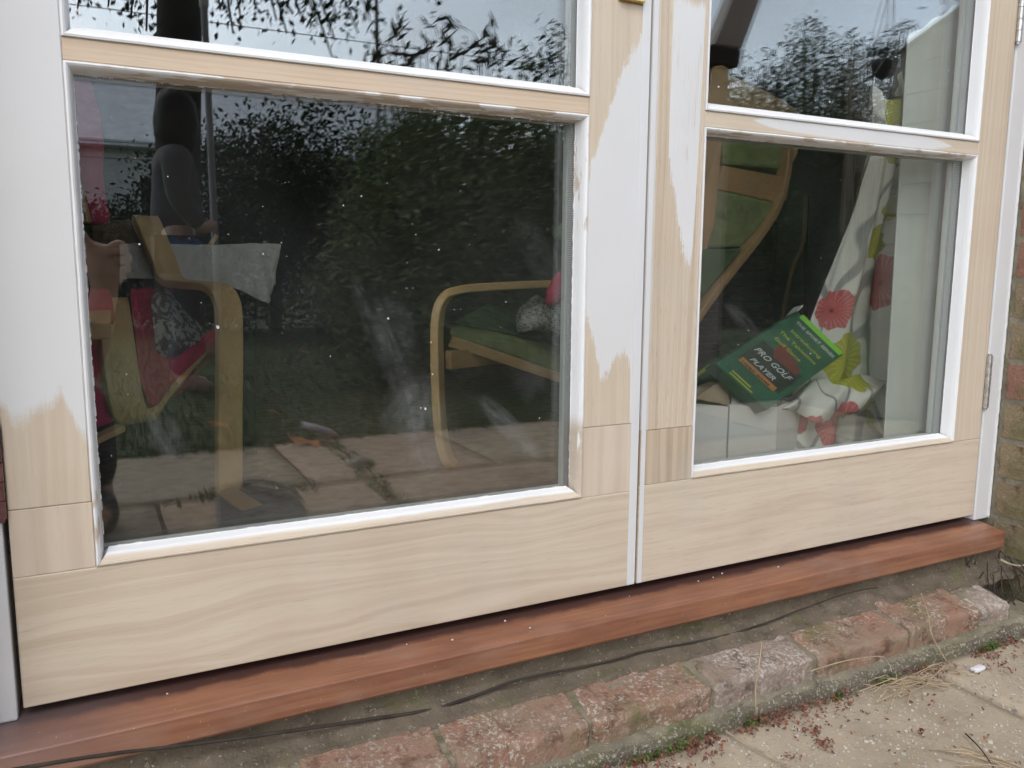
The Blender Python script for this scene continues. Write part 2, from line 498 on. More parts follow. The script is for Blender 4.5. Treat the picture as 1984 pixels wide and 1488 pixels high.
def m_bar_right():
    t = NT('wood_paint_glazing_bar'); s = t.sep(); wc, g2, f = wood_cols(t, 'x', 12.0, K=160, amp=0.03, wave=0.3)
    zc = t.math('MULTIPLY_ADD', t.math('SUBTRACT', s['X'], 0.4), -0.014, 0.6885)
    dz = t.math('ABSOLUTE', t.math('SUBTRACT', s['Z'], zc))
    dx = t.math('ABSOLUTE', t.math('SUBTRACT', s['X'], 0.42))
    w = t.math('SUBTRACT', 0.0125, t.math('MULTIPLY', t.math('POWER', t.math('DIVIDE', dx, 0.235), 6.0), 0.0125))
    d = t.math('ADD', t.math('SUBTRACT', w, dz), t.math('MULTIPLY', streaks(t, 1.3, axis='x', a=0.004, fine=0.001), 0.35))
    mk = t.step(d, -0.001, 0.003)
    t.bump(g2, 0.12, 0.0006)
    return t.fin(paint_on(t, wc, mk), 0.5, 0.35)

def m_moulding(name, wear=0.0, seed=0.0, zones=()):
    """white painted moulding, rubbed to wood inside zones [(x0, x1, z0, z1, amount)]"""
    t = NT(name); s = t.sep(); wc, g2, f = wood_cols(t, 'x', seed + 3, K=60, amp=0.05, wave=0.3)
    n = t.noise(1.0, 3, 0.6, t.map((14, 60, 14), (seed, 0, seed)))
    n2 = t.noise(1.0, 2, 0.6, t.map((60, 300, 60), (seed, 0, seed)))
    mk = None
    bare = t.step(n, 1.0 - wear - 0.02, 1.0 - wear + 0.04) if wear > 0 else t.math('MULTIPLY', n, 0.0)
    for (x0, x1, z0, z1, am) in zones:
        a = t.math('MULTIPLY', t.step(s['X'], x0 - 0.01, x0 + 0.01), t.math('SUBTRACT', 1.0, t.step(s['X'], x1 - 0.01, x1 + 0.01)))
        b = t.math('MULTIPLY', t.step(s['Z'], z0 - 0.01, z0 + 0.02), t.math('SUBTRACT', 1.0, t.step(s['Z'], z1 - 0.02, z1 + 0.01)))
        zz = t.math('MULTIPLY', t.math('MULTIPLY', a, b), t.step(n, 0.75 - am * 0.5, 0.82 - am * 0.5))
        bare = t.math('MAXIMUM', bare, zz)
    mk = t.math('SUBTRACT', 1.0, bare)
    grim = t.math('MULTIPLY', t.step(n2, 0.58, 0.8), 0.18)
    col = paint_on(t, t.mix(0.35, wc, (0.42, 0.36, 0.32)), mk, (0.80, 0.805, 0.81))
    col = t.mix(grim, col, (0.5, 0.5, 0.47))
    t.bump(n2, 0.2, 0.0008)
    return t.fin(col, 0.35, 0.5)

def m_profile(name, y_lo, y_hi, seed=0, zf=None):
    """moulding painted white on its glass side only: raw wood where the profile is proud (sanded)"""
    t = NT(name); s = t.sep(); wc, g2, f = wood_cols(t, 'x', seed + 3, K=120, amp=0.03, wave=0.25)
    yy = t.math('ADD', s['Y'], t.math('MULTIPLY', t.math('SUBTRACT', t.noise(1.0, 3, 0.6, t.map((7, 1, 30), (seed, 0, 0))), 0.5), 0.008))
    mk = t.step(yy, y_lo, y_hi)
    t.bump(g2, 0.1, 0.0006)
    return t.fin(paint_on(t, wc, mk, (0.80, 0.805, 0.81)), 0.4, 0.45)

def glass(name, smear=True, spec=0.045):
    """clear pane: Fresnel share mirrored, the rest let through; wiping marks and dust scatter a little"""
    t = NT(name); n = t.n; s = t.sep()
    geo = n.new('ShaderNodeNewGeometry')
    dp = n.new('ShaderNodeVectorMath'); dp.operation = 'DOT_PRODUCT'
    t.l(geo.outputs['Normal'], dp.inputs[0]); t.l(geo.outputs['Incoming'], dp.inputs[1])
    c = t.math('ABSOLUTE', dp.outputs['Value'])
    f = t.math('POWER', t.math('SUBTRACT', 1.0, c, clamp=True), 5.0)
    f = t.math('MULTIPLY_ADD', f, 1 - spec, spec)
    tr = n.new('ShaderNodeBsdfTransparent'); tr.inputs[0].default_value = (0.975, 0.985, 0.98, 1)
    gl = n.new('ShaderNodeBsdfGlossy'); gl.inputs['Roughness'].default_value = 0.0
    gl.inputs['Color'].default_value = (0.97, 1, 1, 1)
    mx = n.new('ShaderNodeMixShader'); t.l(f, mx.inputs[0]); t.l(tr.outputs[0], mx.inputs[1]); t.l(gl.outputs[0], mx.inputs[2])
    last = mx.outputs[0]
    if smear:
        df = n.new('ShaderNodeBsdfDiffuse'); df.inputs[0].default_value = (0.75, 0.77, 0.78, 1)
        tot = None
        for (cx, cz, ang, L, W_, am, sd_) in SMEARS:
            ca, sa = math.cos(ang), math.sin(ang)
            dx = t.math('SUBTRACT', s['X'], cx); dz = t.math('SUBTRACT', s['Z'], cz)
            u = t.math('ADD', t.math('MULTIPLY', dx, ca), t.math('MULTIPLY', dz, sa))
            v = t.math('ADD', t.math('MULTIPLY', dx, -sa), t.math('MULTIPLY', dz, ca))
            e = t.math('ADD', t.math('POWER', t.math('ABSOLUTE', t.math('DIVIDE', u, L)), 2.0), t.math('POWER', t.math('ABSOLUTE', t.math('DIVIDE', v, W_)), 2.0))
            k = t.math('SUBTRACT', 1.0, t.step(e, 0.1, 1.0))
            cmb = n.new('ShaderNodeCombineXYZ'); t.l(t.math('MULTIPLY', u, 10.0), cmb.inputs[0]); t.l(t.math('MULTIPLY', v, 90.0), cmb.inputs[1]); cmb.inputs[2].default_value = sd_
            st = t.step(t.math('ADD', t.math('MULTIPLY', t.noise(1.0, 3, 0.7, cmb.outputs[0]), 0.6), t.math('MULTIPLY', t.noise(45, 3, 0.7), 0.4)), 0.3, 0.8)
            q = t.math('MULTIPLY', t.math('MULTIPLY', k, st), am)
            tot = q if tot is None else t.math('ADD', tot, q)
        dust = t.math('MULTIPLY', t.step(t.noise(900, 2), 0.68, 0.8), 0.05)
        veil = t.math('MULTIPLY', t.step(t.noise(3, 3, 0.6, t.map((1, 1, 0.6), (2, 0, 1))), 0.35, 0.8), 0.012)
        tot = t.math('ADD', t.math('ADD', tot, dust), veil, clamp=True)
        m2 = n.new('ShaderNodeMixShader'); t.l(tot, m2.inputs[0]); t.l(last, m2.inputs[1]); t.l(df.outputs[0], m2.inputs[2])
        last = m2.outputs[0]
    t.l(last, t.out.inputs['Surface'])
    return t.m

def gp(px, py): return at(px, py, 0.022)
SMEARS = []
def smear(px0, py0, px1, py1, wpx, am, sd_=0.0):
    a = gp(px0, py0); b = gp(px1, py1); c = (a + b) / 2
    L = math.hypot(b.x - a.x, b.z - a.z) / 2
    SMEARS.append((c.x, c.z, math.atan2(b.z - a.z, b.x - a.x), L, wpx / 1500, am, sd_))
smear(670, 500, 850, 900, 30, 0.04, 1)
smear(740, 560, 800, 720, 50, 0.03, 11)
smear(800, 700, 850, 960, 60, 0.06, 2)
smear(920, 760, 1060, 900, 26, 0.10, 3)
smear(740, 850, 830, 750, 60, 0.05, 4)
smear(290, 790, 350, 900, 30, 0.05, 5)
smear(1000, 400, 1080, 560, 40, 0.02, 7)
smear(1400, 580, 1480, 660, 22, 0.04, 8)
smear(1000, 700, 1060, 760, 60, 0.03, 9)

M = {}
def brick_mat(name, c1, c2, moss=0.3, lichen=0.3, pale=(0.42, 0.39, 0.34)):
    t = NT(name)
    n = t.noise(14, 5, 0.6)
    col = t.mix(t.ramp(n, [(0.3, 0.0), (0.7, 1.0)]), c1, c2)
    oi = t.n.new('ShaderNodeObjectInfo')
    col = t.mix(t.math('MULTIPLY', oi.outputs['Random'], 0.4), col, tuple(x * 0.6 for x in c1))
    ms = t.math('MULTIPLY', t.step(t.noise(9, 4, 0.65, t.map((1, 1, 1), (3, 1, 2))), 0.58 - moss * 0.2, 0.75 - moss * 0.1), 0.8)
    col = t.mix(ms, col, (0.155, 0.15, 0.07))
    ds = t.math('MULTIPLY', t.step(t.noise(30, 5, 0.75, t.map((1, 1, 1), (8, 1, 5))), 0.50, 0.66), 0.75)
    col = t.mix(ds, col, tuple(x * 0.38 for x in c1))
    li = t.step(t.noise(170, 3, 0.7), 0.66 - lichen * 0.14, 0.76 - lichen * 0.1)
    li = t.math('MULTIPLY', li, t.math('MULTIPLY', t.step(t.noise(11, 3, 0.6, t.map((1, 1, 1), (5, 5, 1))), 0.36, 0.62), 0.8))
    col = t.mix(li, col, pale)
    h = t.math('ADD', t.noise(60, 5, 0.65), t.math('MULTIPLY', t.noise(240, 3), 0.5))
    t.bump(h, 0.7, 0.004)
    return t.fin(col, 0.9, 0.2)

def mats():
    M['rail_l'] = wood('raw_wood_wide_figure', 'x', 0.0, K=50, amp=0.13, wave=0.5, fine=0.34, dark=(0.455, 0.355, 0.25), pore=0.38)
    M['rail_r'] = wood('raw_wood_fine_figure', 'x', 6.6, K=46, amp=0.16, wave=0.34, fine=0.85, dark=(0.455, 0.355, 0.25), pore=0.6)
    M['splice_l'] = wood('raw_wood_pale_splice', 'z', 3.0, K=33, amp=0.03, wave=0.35, fine=0.15, dark=(0.44, 0.34, 0.26), light=(0.66, 0.56, 0.45))
    M['splice_r'] = wood('raw_wood_grey_splice', 'z', 17.0, K=60, amp=0.04, wave=0.55, fine=0.9, dark=(0.33, 0.26, 0.19), light=(0.55, 0.45, 0.34))
    M['stile_r'] = wood('raw_wood_hinge_stile', 'z', 21.0, K=90, amp=0.04, wave=0.4)
    M['bar_l'] = wood('raw_wood_bar', 'x', 14.0, K=160, amp=0.02, wave=0.35, light=(0.66, 0.53, 0.40))
    M['hinge_l'] = m_hinge_left(); M['meet_l'] = m_meet_left(); M['meet_r'] = m_meet_right(); M['bar_r'] = m_bar_right()
    M['mould'] = m_moulding('white_painted_moulding', 0.0, 1.0, [(-0.75, -0.70, 0.13, 0.25, 0.55), (-0.12, -0.09, 0.14, 0.26, 0.85), (-0.12, -0.09, 0.52, 0.66, 0.5)])
    M['mould_under'] = m_moulding('half_rubbed_moulding', 0.0, 4.0, [(-0.68, -0.10, 0.60, 0.70, 0.62), (0.10, 0.70, 0.60, 0.70, 0.45)])
    M['mould_low'] = m_profile('rubbed_bottom_bead', 0.003, 0.009, 2)
    M['jamb'] = plain('white_frame_paint', (0.69, 0.70, 0.712), 0.45, 0.03, 6, 0.15, 120)
    M['inner'] = plain('white_inner_paint', (0.7, 0.7, 0.68), 0.6, 0.03, 6, 0.1, 80)
    M['glass'] = glass('outer_glass', True, 0.072); M['glass2'] = glass('inner_glass', False, 0.09)
    t = NT('spacer_metal'); s = t.sep()
    dots = t.math('SINE', t.math('MULTIPLY', t.math('ADD', s['Z'], s['X']), 6.283 / 0.0032))
    t.fin(t.mix(t.step(dots, 0.2, 0.6), (0.42, 0.42, 0.42), (0.22, 0.22, 0.22)), 0.45, metal=0.4); M['spacer'] = t.m
    # sill
    t = NT('red_hardwood'); s = t.sep()
    g = t.ramp(t.noise(1.0, 4, 0.65, t.map((5, 130, 170), (1, 1, 1))), [(0.3, 0.0), (0.7, 1.0)])
    g2 = t.noise(6, 4, 0.6, t.map((0.7, 2, 2), (2, 1, 1)))
    col = t.mix(g, (0.235, 0.10, 0.055), (0.38, 0.178, 0.098))
    col = t.mix(t.ramp(g2, [(0.35, 0.0), (0.7, 0.75)]), col, (0.13, 0.048, 0.033))
    pale = t.math('MULTIPLY', t.step(t.noise(5, 4, 0.65, t.map((1, 3, 3), (7, 3, 1))), 0.5, 0.75), 0.4)
    col = t.mix(pale, col, (0.36, 0.25, 0.20))
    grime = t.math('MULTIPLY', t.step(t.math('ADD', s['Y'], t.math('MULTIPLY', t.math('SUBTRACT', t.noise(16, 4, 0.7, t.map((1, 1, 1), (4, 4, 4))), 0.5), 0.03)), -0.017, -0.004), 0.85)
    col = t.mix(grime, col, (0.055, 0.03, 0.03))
    left = t.math('MULTIPLY', t.math('SUBTRACT', 1.0, t.step(s['X'], -0.86, -0.62)), t.math('MULTIPLY_ADD', t.noise(9, 3), 0.8, 0.1))
    col = t.mix(left, col, (0.25, 0.20, 0.20))
    sp = t.step(t.noise(330, 2), 0.745, 0.77)
    col = t.mix(sp, col, (0.6, 0.55, 0.5))
    t.bump(t.math('ADD', g, t.noise(120, 3)), 0.2, 0.001)
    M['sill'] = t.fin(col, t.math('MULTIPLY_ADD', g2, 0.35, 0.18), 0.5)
    M['brick_step'] = brick_mat('worn_step_brick', (0.32, 0.165, 0.112), (0.27, 0.215, 0.16), 0.5, 1.15, (0.50, 0.475, 0.42))
    M['brick_step_pale'] = brick_mat('lichened_step_brick', (0.30, 0.215, 0.165), (0.32, 0.27, 0.225), 0.1, 1.5, (0.52, 0.49, 0.45))
    M['brick_wall'] = brick_mat('mossy_wall_brick', (0.24, 0.155, 0.105), (0.29, 0.235, 0.155), 0.65, 0.4)
    M['brick_red'] = brick_mat('red_wall_brick', (0.25, 0.10, 0.08), (0.28, 0.17, 0.12), 0.25, 0.3)
    def mortar(nm, c, moss=0.3, lich=0.5):
        t = NT(nm)
        col = t.mix(t.ramp(t.noise(16, 5, 0.6), [(0.3, 0.0), (0.7, 1.0)]), c, tuple(x * 0.6 for x in c))
        ms = t.step(t.noise(8, 4, 0.7, t.map((1, 2, 2), (2, 1, 5))), 0.62 - moss * 0.3, 0.78 - moss * 0.2)
        col = t.mix(t.math('MULTIPLY', ms, 0.8), col, (0.12, 0.125, 0.05))
        dk = t.step(t.noise(30, 4, 0.7, t.map((1, 1, 1), (9, 1, 5))), 0.52, 0.75)
        col = t.mix(t.math('MULTIPLY', dk, 0.6), col, (0.06, 0.05, 0.04))
        li = t.math('MULTIPLY', t.step(t.noise(190, 3, 0.7), 0.66 - lich * 0.12, 0.76 - lich * 0.1), 0.7)
        col = t.mix(li, col, (0.46, 0.44, 0.37))
        t.bump(t.math('ADD', t.noise(70, 5, 0.7), t.math('MULTIPLY', t.noise(260, 3), 0.5)), 0.8, 0.004)
        return t.fin(col, 0.92, 0.15)
    M['mortar'] = mortar('grey_mortar', (0.30, 0.27, 0.20), 0.35, 0.3)
    M['fillet'] = mortar('dirty_mortar_fillet', (0.185, 0.15, 0.11), 0.22, 0.45)
    M['ledge'] = mortar('mossy_ledge', (0.27, 0.24, 0.175), 0.4, 0.7)
    M['plinth'] = mortar('speckled_concrete_base', (0.185, 0.16, 0.12), 0.5, 1.15)
    # paving
    def slab(nm, c, dots=1.0, shift=0.0):
        t = NT(nm)
        col = t.mix(t.ramp(t.noise(7, 5, 0.6, t.map((1, 1, 1), (shift, 1, 1))), [(0.3, 0.0), (0.7, 1.0)]), c, tuple(x * 0.72 for x in c))
        col = t.mix(t.math('MULTIPLY', t.step(t.noise(3.5, 4, 0.7, t.map((1, 1, 1), (5, shift, 1))), 0.5, 0.75), 0.55), col, (0.19, 0.15, 0.10))
        gr = t.noise(140, 3, 0.75)
        col = t.mix(t.math('MULTIPLY', t.step(gr, 0.55, 0.7), 0.55), col, (0.20, 0.165, 0.125))
        li = t.step(t.noise(210, 2, 0.6, t.map((1, 1, 1), (1, 1, shift))), 0.67, 0.72)
        col = t.mix(t.math('MULTIPLY', li, 0.75 * dots), col, (0.56, 0.54, 0.49))
        t.bump(t.math('ADD', t.noise(90, 5, 0.7), t.math('MULTIPLY', t.noise(20, 3), 1.2)), 0.6, 0.003)
        return t.fin(col, 0.9, 0.2)
    M['slab'] = slab('buff_concrete_slab', (0.48, 0.405, 0.305)); M['slab2'] = slab('grey_concrete_slab', (0.36, 0.34, 0.30), 1.2, 4)
    M['slab_red'] = slab('reddish_slab', (0.56, 0.42, 0.32), 0.5, 9)
    M['soil'] = plain('joint_soil', (0.075, 0.06, 0.035), 0.95, 0.5, 40, 0.8, 120, dist=0.004)
    M['lawn'] = plain('lawn_soil', (0.06, 0.085, 0.03), 0.95, 0.5, 12, 0.8, 60, dist=0.01)
    M['grass'] = plain('grass_blade', (0.085, 0.15, 0.035), 0.6, 0.5, 3, 0.0)
    M['moss'] = plain('green_moss', (0.09, 0.14, 0.03), 0.95, 0.4, 60, 0.6, 200, dist=0.003)
    M['debris'] = plain('dried_red_debris', (0.20, 0.075, 0.05), 0.9, 0.7, 90, 0.3, 300)
    M['straw'] = plain('dry_straw', (0.40, 0.31, 0.20), 0.8, 0.3, 40, 0.2, 300)
    M['twig'] = plain('grey_twig', (0.36, 0.29, 0.21), 0.8, 0.3, 40, 0.3, 300)
    M['root'] = plain('dark_root_and_shade', (0.04, 0.032, 0.025), 0.9, 0.4, 40, 0.3, 300)
    M['pebble'] = plain('white_pebble', (0.68, 0.68, 0.7), 0.6, 0.1, 60, 0.2, 200)
    M['grit'] = plain('pale_grit', (0.52, 0.49, 0.44), 0.8, 0.4, 60, 0.2, 200)
    # metal
    M['steel'] = plain('bright_hinge_steel', (0.55, 0.55, 0.53), 0.35, 0.3, 90, 0.3, 300, metal=0.85)
    M['rust'] = plain('red_painted_hinge', (0.16, 0.07, 0.07), 0.4, 0.5, 60, 0.4, 200, metal=0.3)
    M['brass'] = plain('brass_plate', (0.72, 0.55, 0.22), 0.28, 0.15, 60, 0.15, 200, metal=0.9)
    M['dark'] = plain('dark_gap', (0.02, 0.018, 0.016), 0.9, 0.3, 20, 0.1)
    # interior
    M['birch'] = plain('bent_birch', (0.68, 0.45, 0.21), 0.35, 0.12, 8, 0.08, 60, spec=0.5)
    M['birch_d'] = plain('bent_birch_brown', (0.52, 0.31, 0.15), 0.35, 0.12, 8, 0.08, 60, spec=0.5)
    M['crimson'] = plain('crimson_cloth', (0.62, 0.045, 0.12), 0.9, 0.15, 40, 0.4, 700)
    M['green_c'] = plain('green_cloth', (0.25, 0.29, 0.12), 0.9, 0.2, 25, 0.4, 700)
    M['green_d'] = plain('green_velour', (0.08, 0.14, 0.06), 0.95, 0.25, 12, 0.4, 500)
    M['towel'] = plain('grey_towel', (0.74, 0.71, 0.65), 0.95, 0.12, 40, 0.9, 420, dist=0.004)
    M['suede'] = plain('brown_card', (0.20, 0.115, 0.07), 0.85, 0.1, 12, 0.2, 200)
    M['floor'] = plain('tan_carpet', (0.32, 0.235, 0.17), 0.98, 0.3, 30, 0.8, 500, dist=0.004)
    M['room'] = plain('dim_wallpaper', (0.26, 0.23, 0.19), 0.9, 0.1, 3, 0.1, 60)
    M['furn'] = plain('dark_reddish_wood', (0.085, 0.028, 0.018), 0.4, 0.25, 12, 0.1, 60)
    M['black'] = plain('black_plastic', (0.015, 0.015, 0.015), 0.4, 0.1, 10, 0.1)
    M['card'] = plain('white_card', (0.62, 0.60, 0.57), 0.7, 0.05, 14, 0.15, 80)
    M['card_b'] = plain('brown_kraft_card', (0.33, 0.24, 0.165), 0.8, 0.1, 14, 0.15, 80)
    M['lining'] = plain('curtain_lining', (0.56, 0.57, 0.52), 0.9, 0.04, 6, 0.1, 400)
    M['blue'] = plain('blue_net', (0.03, 0.11, 0.28), 0.6, 0.3, 60, 0.6, 300, dist=0.004)
    M['peg'] = plain('pale_wood_peg', (0.55, 0.38, 0.2), 0.6, 0.15, 60, 0.2, 200)
    M['box_g'] = plain('green_game_box', (0.008, 0.075, 0.035), 0.3, 0.4, 9, 0.05, 40, spec=0.5)
    M['box_side'] = plain('teal_green_box_side', (0.01, 0.11, 0.055), 0.3, 0.3, 9, 0.05, 40, spec=0.5)
    M['ink_y'] = plain('yellow_green_print', (0.36, 0.38, 0.03), 0.4, 0.05, 9, 0.0)
    M['ink_w'] = plain('silver_print', (0.5, 0.5, 0.5), 0.4, 0.05, 9, 0.0)
    M['ink_g'] = plain('lime_print', (0.20, 0.52, 0.03), 0.4, 0.05, 9, 0.0)
    M['ink_o'] = plain('orange_print', (0.38, 0.15, 0.03), 0.4, 0.05, 9, 0.0)
    M['ink_k'] = plain('black_print', (0.012, 0.012, 0.012), 0.4, 0.05, 9, 0.0)
    M['ink_r'] = plain('red_print', (0.15, 0.012, 0.014), 0.4, 0.15, 9, 0.0)
    # damask cushion
    t = NT('grey_damask'); n = t.noise(28, 3, 0.6, None, 1.8)
    t.bump(t.noise(400, 2), 0.3, 0.001)
    M['damask'] = t.fin(t.mix(t.step(n, 0.47, 0.53), (0.13, 0.13, 0.12), (0.55, 0.55, 0.5)), 0.85)
    # garden
    def leafm(nm, c, var=0.5):
        t = NT(nm); oi = t.n.new('ShaderNodeNewGeometry')
        r = oi.outputs['Random Per Island']
        col = t.mix(r, tuple(x * (1 - var) for x in c), tuple(x * (1 + var) for x in c))
        t.b.inputs['Transmission Weight'].default_value = 0
        return t.fin(col, 0.85, 0.12)
    M['leaf_dark'] = leafm('dark_leaf', (0.045, 0.07, 0.035)); M['leaf_mid'] = leafm('mid_leaf', (0.10, 0.15, 0.07), 0.6)
    M['leaf_bush'] = leafm('soft_bush_leaf', (0.19, 0.26, 0.13), 0.45)
    M['leaf_olive'] = leafm('olive_leaf', (0.10, 0.11, 0.04)); M['leaf_pale'] = leafm('silvery_leaf', (0.34, 0.38, 0.36), 0.5)
    M['leaf_aut'] = leafm('autumn_leaf', (0.55, 0.24, 0.10), 0.5)
    M['bark'] = plain('dark_bark', (0.045, 0.038, 0.03), 0.95, 0.4, 14, 0.9, 30, dist=0.02)
    M['beam'] = None
    t = NT('weathered_grey_timber')
    g = t.noise(1.0, 4, 0.6, t.map((30, 30, 3)))
    col = t.mix(g, (0.40, 0.38, 0.35), (0.74, 0.71, 0.67))
    col = t.mix(t.step(t.noise(9, 3), 0.6, 0.75), col, (0.06, 0.055, 0.05))
    t.bump(g, 0.4, 0.002); M['beam'] = t.fin(col, 0.85)
    M['beam_d'] = plain('dark_timber', (0.06, 0.055, 0.05), 0.85, 0.3, 14, 0.4, 60)
    M['fence'] = plain('grey_fence_board', (0.20, 0.19, 0.165), 0.85, 0.3, 7, 0.4, 60)
    M['render'] = plain('pale_render', (0.62, 0.62, 0.6), 0.9, 0.08, 3, 0.3, 30)
    M['roof'] = plain('pale_roof_tile', (0.78, 0.79, 0.82), 0.8, 0.15, 6, 0.3, 30)
    M['pole'] = plain('galvanised_pole', (0.30, 0.31, 0.33), 0.5, 0.1, 10, 0.1)
    M['skin'] = plain('skin', (0.60, 0.41, 0.33), 0.5, 0.1, 40, 0.2, 200)
    M['tshirt'] = plain('grey_shirt', (0.10, 0.10, 0.105), 0.9, 0.1, 20, 0.3, 200)
    M['jeans'] = plain('dark_trousers', (0.045, 0.045, 0.055), 0.9, 0.2, 20, 0.3, 200)
    M['knit'] = plain('mauve_brown_knit', (0.16, 0.11, 0.11), 0.95, 0.2, 60, 0.5, 400)
    M['hair'] = plain('dark_hair', (0.02, 0.016, 0.014), 0.6, 0.3, 60, 0.6, 200)
    M['shoe'] = plain('dark_shoe', (0.02, 0.018, 0.022), 0.5, 0.3, 20, 0.2)
    M['lilac'] = plain('lilac_plastic', (0.55, 0.48, 0.58), 0.35, 0.1, 20, 0.1)
mats()

# ------------------------------------------------------------------ ground and garden floor
GZ = -0.165
ground = box('ground', -30, 30, -60, 0.4, GZ - 0.3, GZ - 0.012, M['soil']); tag(ground, kind='structure')
lawn = box('lawn', -12, 14, -16, -1.97, GZ - 0.1, GZ - 0.004, M['lawn']); tag(lawn, kind='structure')
patio = bpy.data.objects.new('patio', None); COL.objects.link(patio); WLOC['patio'] = Vector(); tag(patio, kind='structure')
xs = [-2.55, -1.95, -1.35, -0.75, -0.145, 0.462, 1.065, 1.67, 2.27]
ys = [-0.150, -0.70, -1.31, -1.92]
for j in range(3):
    for i in range(len(xs) - 1):
        x0, x1 = xs[i] + 0.005, xs[i + 1] - 0.005
        y1, y0 = ys[j] - 0.005, ys[j + 1] + 0.005
        if j == 1: x0 += 0.18; x1 += 0.18
        mt = M['slab']
        if j == 1 and i in (3, 4, 5): mt = M['slab_red']
        if j == 2 and i in (4,): mt = M['slab_red']
        if j == 2 and i in (2, 6): mt = M['slab2']
        nx = 30 if j == 0 else 12
        lumpy('paving_slab', x0, x1, y0, y1, GZ - 0.04, GZ + R.uniform(-0.002, 0.002), nx, nx, 2, 0.0012, 9, mt, patio, rnd=0.006, seed=i + 9 * j)

# blades in the lawn, tufts in the joints
n = 26000
c = np.stack([NP.uniform(-3, 4.5, n), -1.96 - NP.uniform(0, 1, n) ** 1.6 * 5, GZ + NP.uniform(0.0, 0.03, n)], 1)
g = leaves('lawn_grass', c, 0.06, M['grass'], aspect=0.1, droop=(0, 0, 1.2)); tag(g, 'short dark green grass beyond the paving, seen in the panes', 'grass', kind='stuff')
pts = []
for (a, b, num) in (((-2, -1.3), (0.6, -1.31), 900), ((0.0, -0.75), (0.05, -1.95), 260), ((-1.2, -0.72), (0.2, -0.70), 300), ((-0.6, -1.93), (2.0, -1.95), 1500)):
    for _ in range(num):
        t_ = R.random(); q_ = (a[0] + (b[0] - a[0]) * t_, a[1] + (b[1] - a[1]) * t_)
        if b[1] < -1.9 or fbm((q_[0] * 3, q_[1] * 3, 1.7), 1.0) > 0.05: pts.append((q_[0] + R.gauss(0, 0.022), q_[1] + R.gauss(0, 0.03), GZ + R.uniform(0, 0.008)))
g = leaves('joint_weeds', pts, 0.035, M['grass'], aspect=0.25, droop=(0, 0, 0.8)); tag(g, 'low weeds and grass filling the joints of the paving', 'weeds', kind='stuff')

# ------------------------------------------------------------------ brick wall of the house
XL, XR = -0.862, 0.845
wall = thing('brick_wall', 'mossy brick house wall standing round the white door frame', 'brick wall', (XR, -0.11, GZ))
CH = 0.0765
course0 = GZ + 0.012
def brick_mesh(L, W_, H, v):
    o = lumpy('brick', 0, L, 0, W_, 0, H, 10, 6, 4, 0.0011, 45, None, None, rnd=0.0022, seed=v + L * 10, smooth=False)
    me = o.data; bpy.data.objects.remove(o); return me
bm_full = [brick_mesh(0.213, 0.1, 0.065, k) for k in range(4)]
bm_half = [brick_mesh(0.1, 0.1, 0.065, k) for k in range(3)]
for me in bm_full + bm_half: me.materials.append(M['brick_wall'])
def put_brick(me, x, y, z, red=False):
    o = bpy.data.objects.new('brick', me); COL.objects.link(o); o.parent = wall
    o.location = Vector((x, y, z)) - Vector(wall.location)
    if red:
        o.material_slots[0].link = 'OBJECT'; o.material_slots[0].material = M['brick_red']
nc = 18
for k in range(nc):
    z = course0 + k * CH
    red = k >= 8 or k in (5,)
    # right pier: first brick shows its end in the reveal
    x = XR
    if k % 2 == 0: put_brick(bm_half[k % 3], x, -0.112, z, red); x += 0.112
    for q in range(3):
        put_brick(bm_full[R.randrange(4)], x, -0.112 + R.uniform(-0.001, 0.001), z, red and R.random() < 0.7); x += 0.223
    put_brick(bm_half[(k + 1) % 3], XR + R.uniform(-0.001, 0.001), -0.001, z, red)          # second brick of the reveal, behind the first joint
    if k > 1:
        x = XL - 0.213
        if k % 2 == 0: x = XL - 0.1; put_brick(bm_half[k % 3], x, -0.112, z); x -= 0.223
        for q in range(2):
            put_brick(bm_full[R.randrange(4)], x, -0.112, z); x -= 0.223
b_ = MB()
b_.box(XR + 0.0025, 2.6, -0.106, 0.12, GZ - 0.1, 1.22).box(-2.6, XL - 0.006, -0.106, 0.12, GZ - 0.1, 1.22)
b_.box(1.62, 2.6, -0.109, -0.1061, GZ - 0.1, 1.22)
b_.build('mortar_core', M['mortar'], wall)
up = MB(); up.box(XR, 4.5, -0.11, 0.12, 1.221, 5.2).box(-4.5, XL, -0.11, 0.12, 1.221, 5.2).box(XL, XR, -0.11, 0.12, 1.96, 5.2)
up.box(2.601, 4.5, -0.11, 0.12, GZ - 0.1, 1.22).box(-4.5, -2.601, -0.11, 0.12, GZ - 0.1, 1.22)
t = NT('upper_brickwork')
br = t.n.new('ShaderNodeTexBrick'); br.inputs['Scale'].default_value = 1; br.inputs['Brick Width'].default_value = 0.223; br.inputs['Row Height'].default_value = 0.0765
br.inputs['Mortar Size'].default_value = 0.006; br.inputs['Color1'].default_value = (0.30, 0.13, 0.09, 1); br.inputs['Color2'].default_value = (0.24, 0.15, 0.1, 1); br.inputs['Mortar'].default_value = (0.3, 0.27, 0.22, 1)
cmb = t.n.new('ShaderNodeCombineXYZ'); s = t.sep(); t.l(s['X'], cmb.inputs[0]); t.l(s['Z'], cmb.inputs[1]); t.l(cmb.outputs[0], br.inputs['Vector'])
t.fin(br.outputs[0], 0.9)
up.build('upper_wall', t.m, wall)
box('eave', -4.6, 4.6, -0.55, 0.3, 5.201, 5.3, M['inner'], wall)

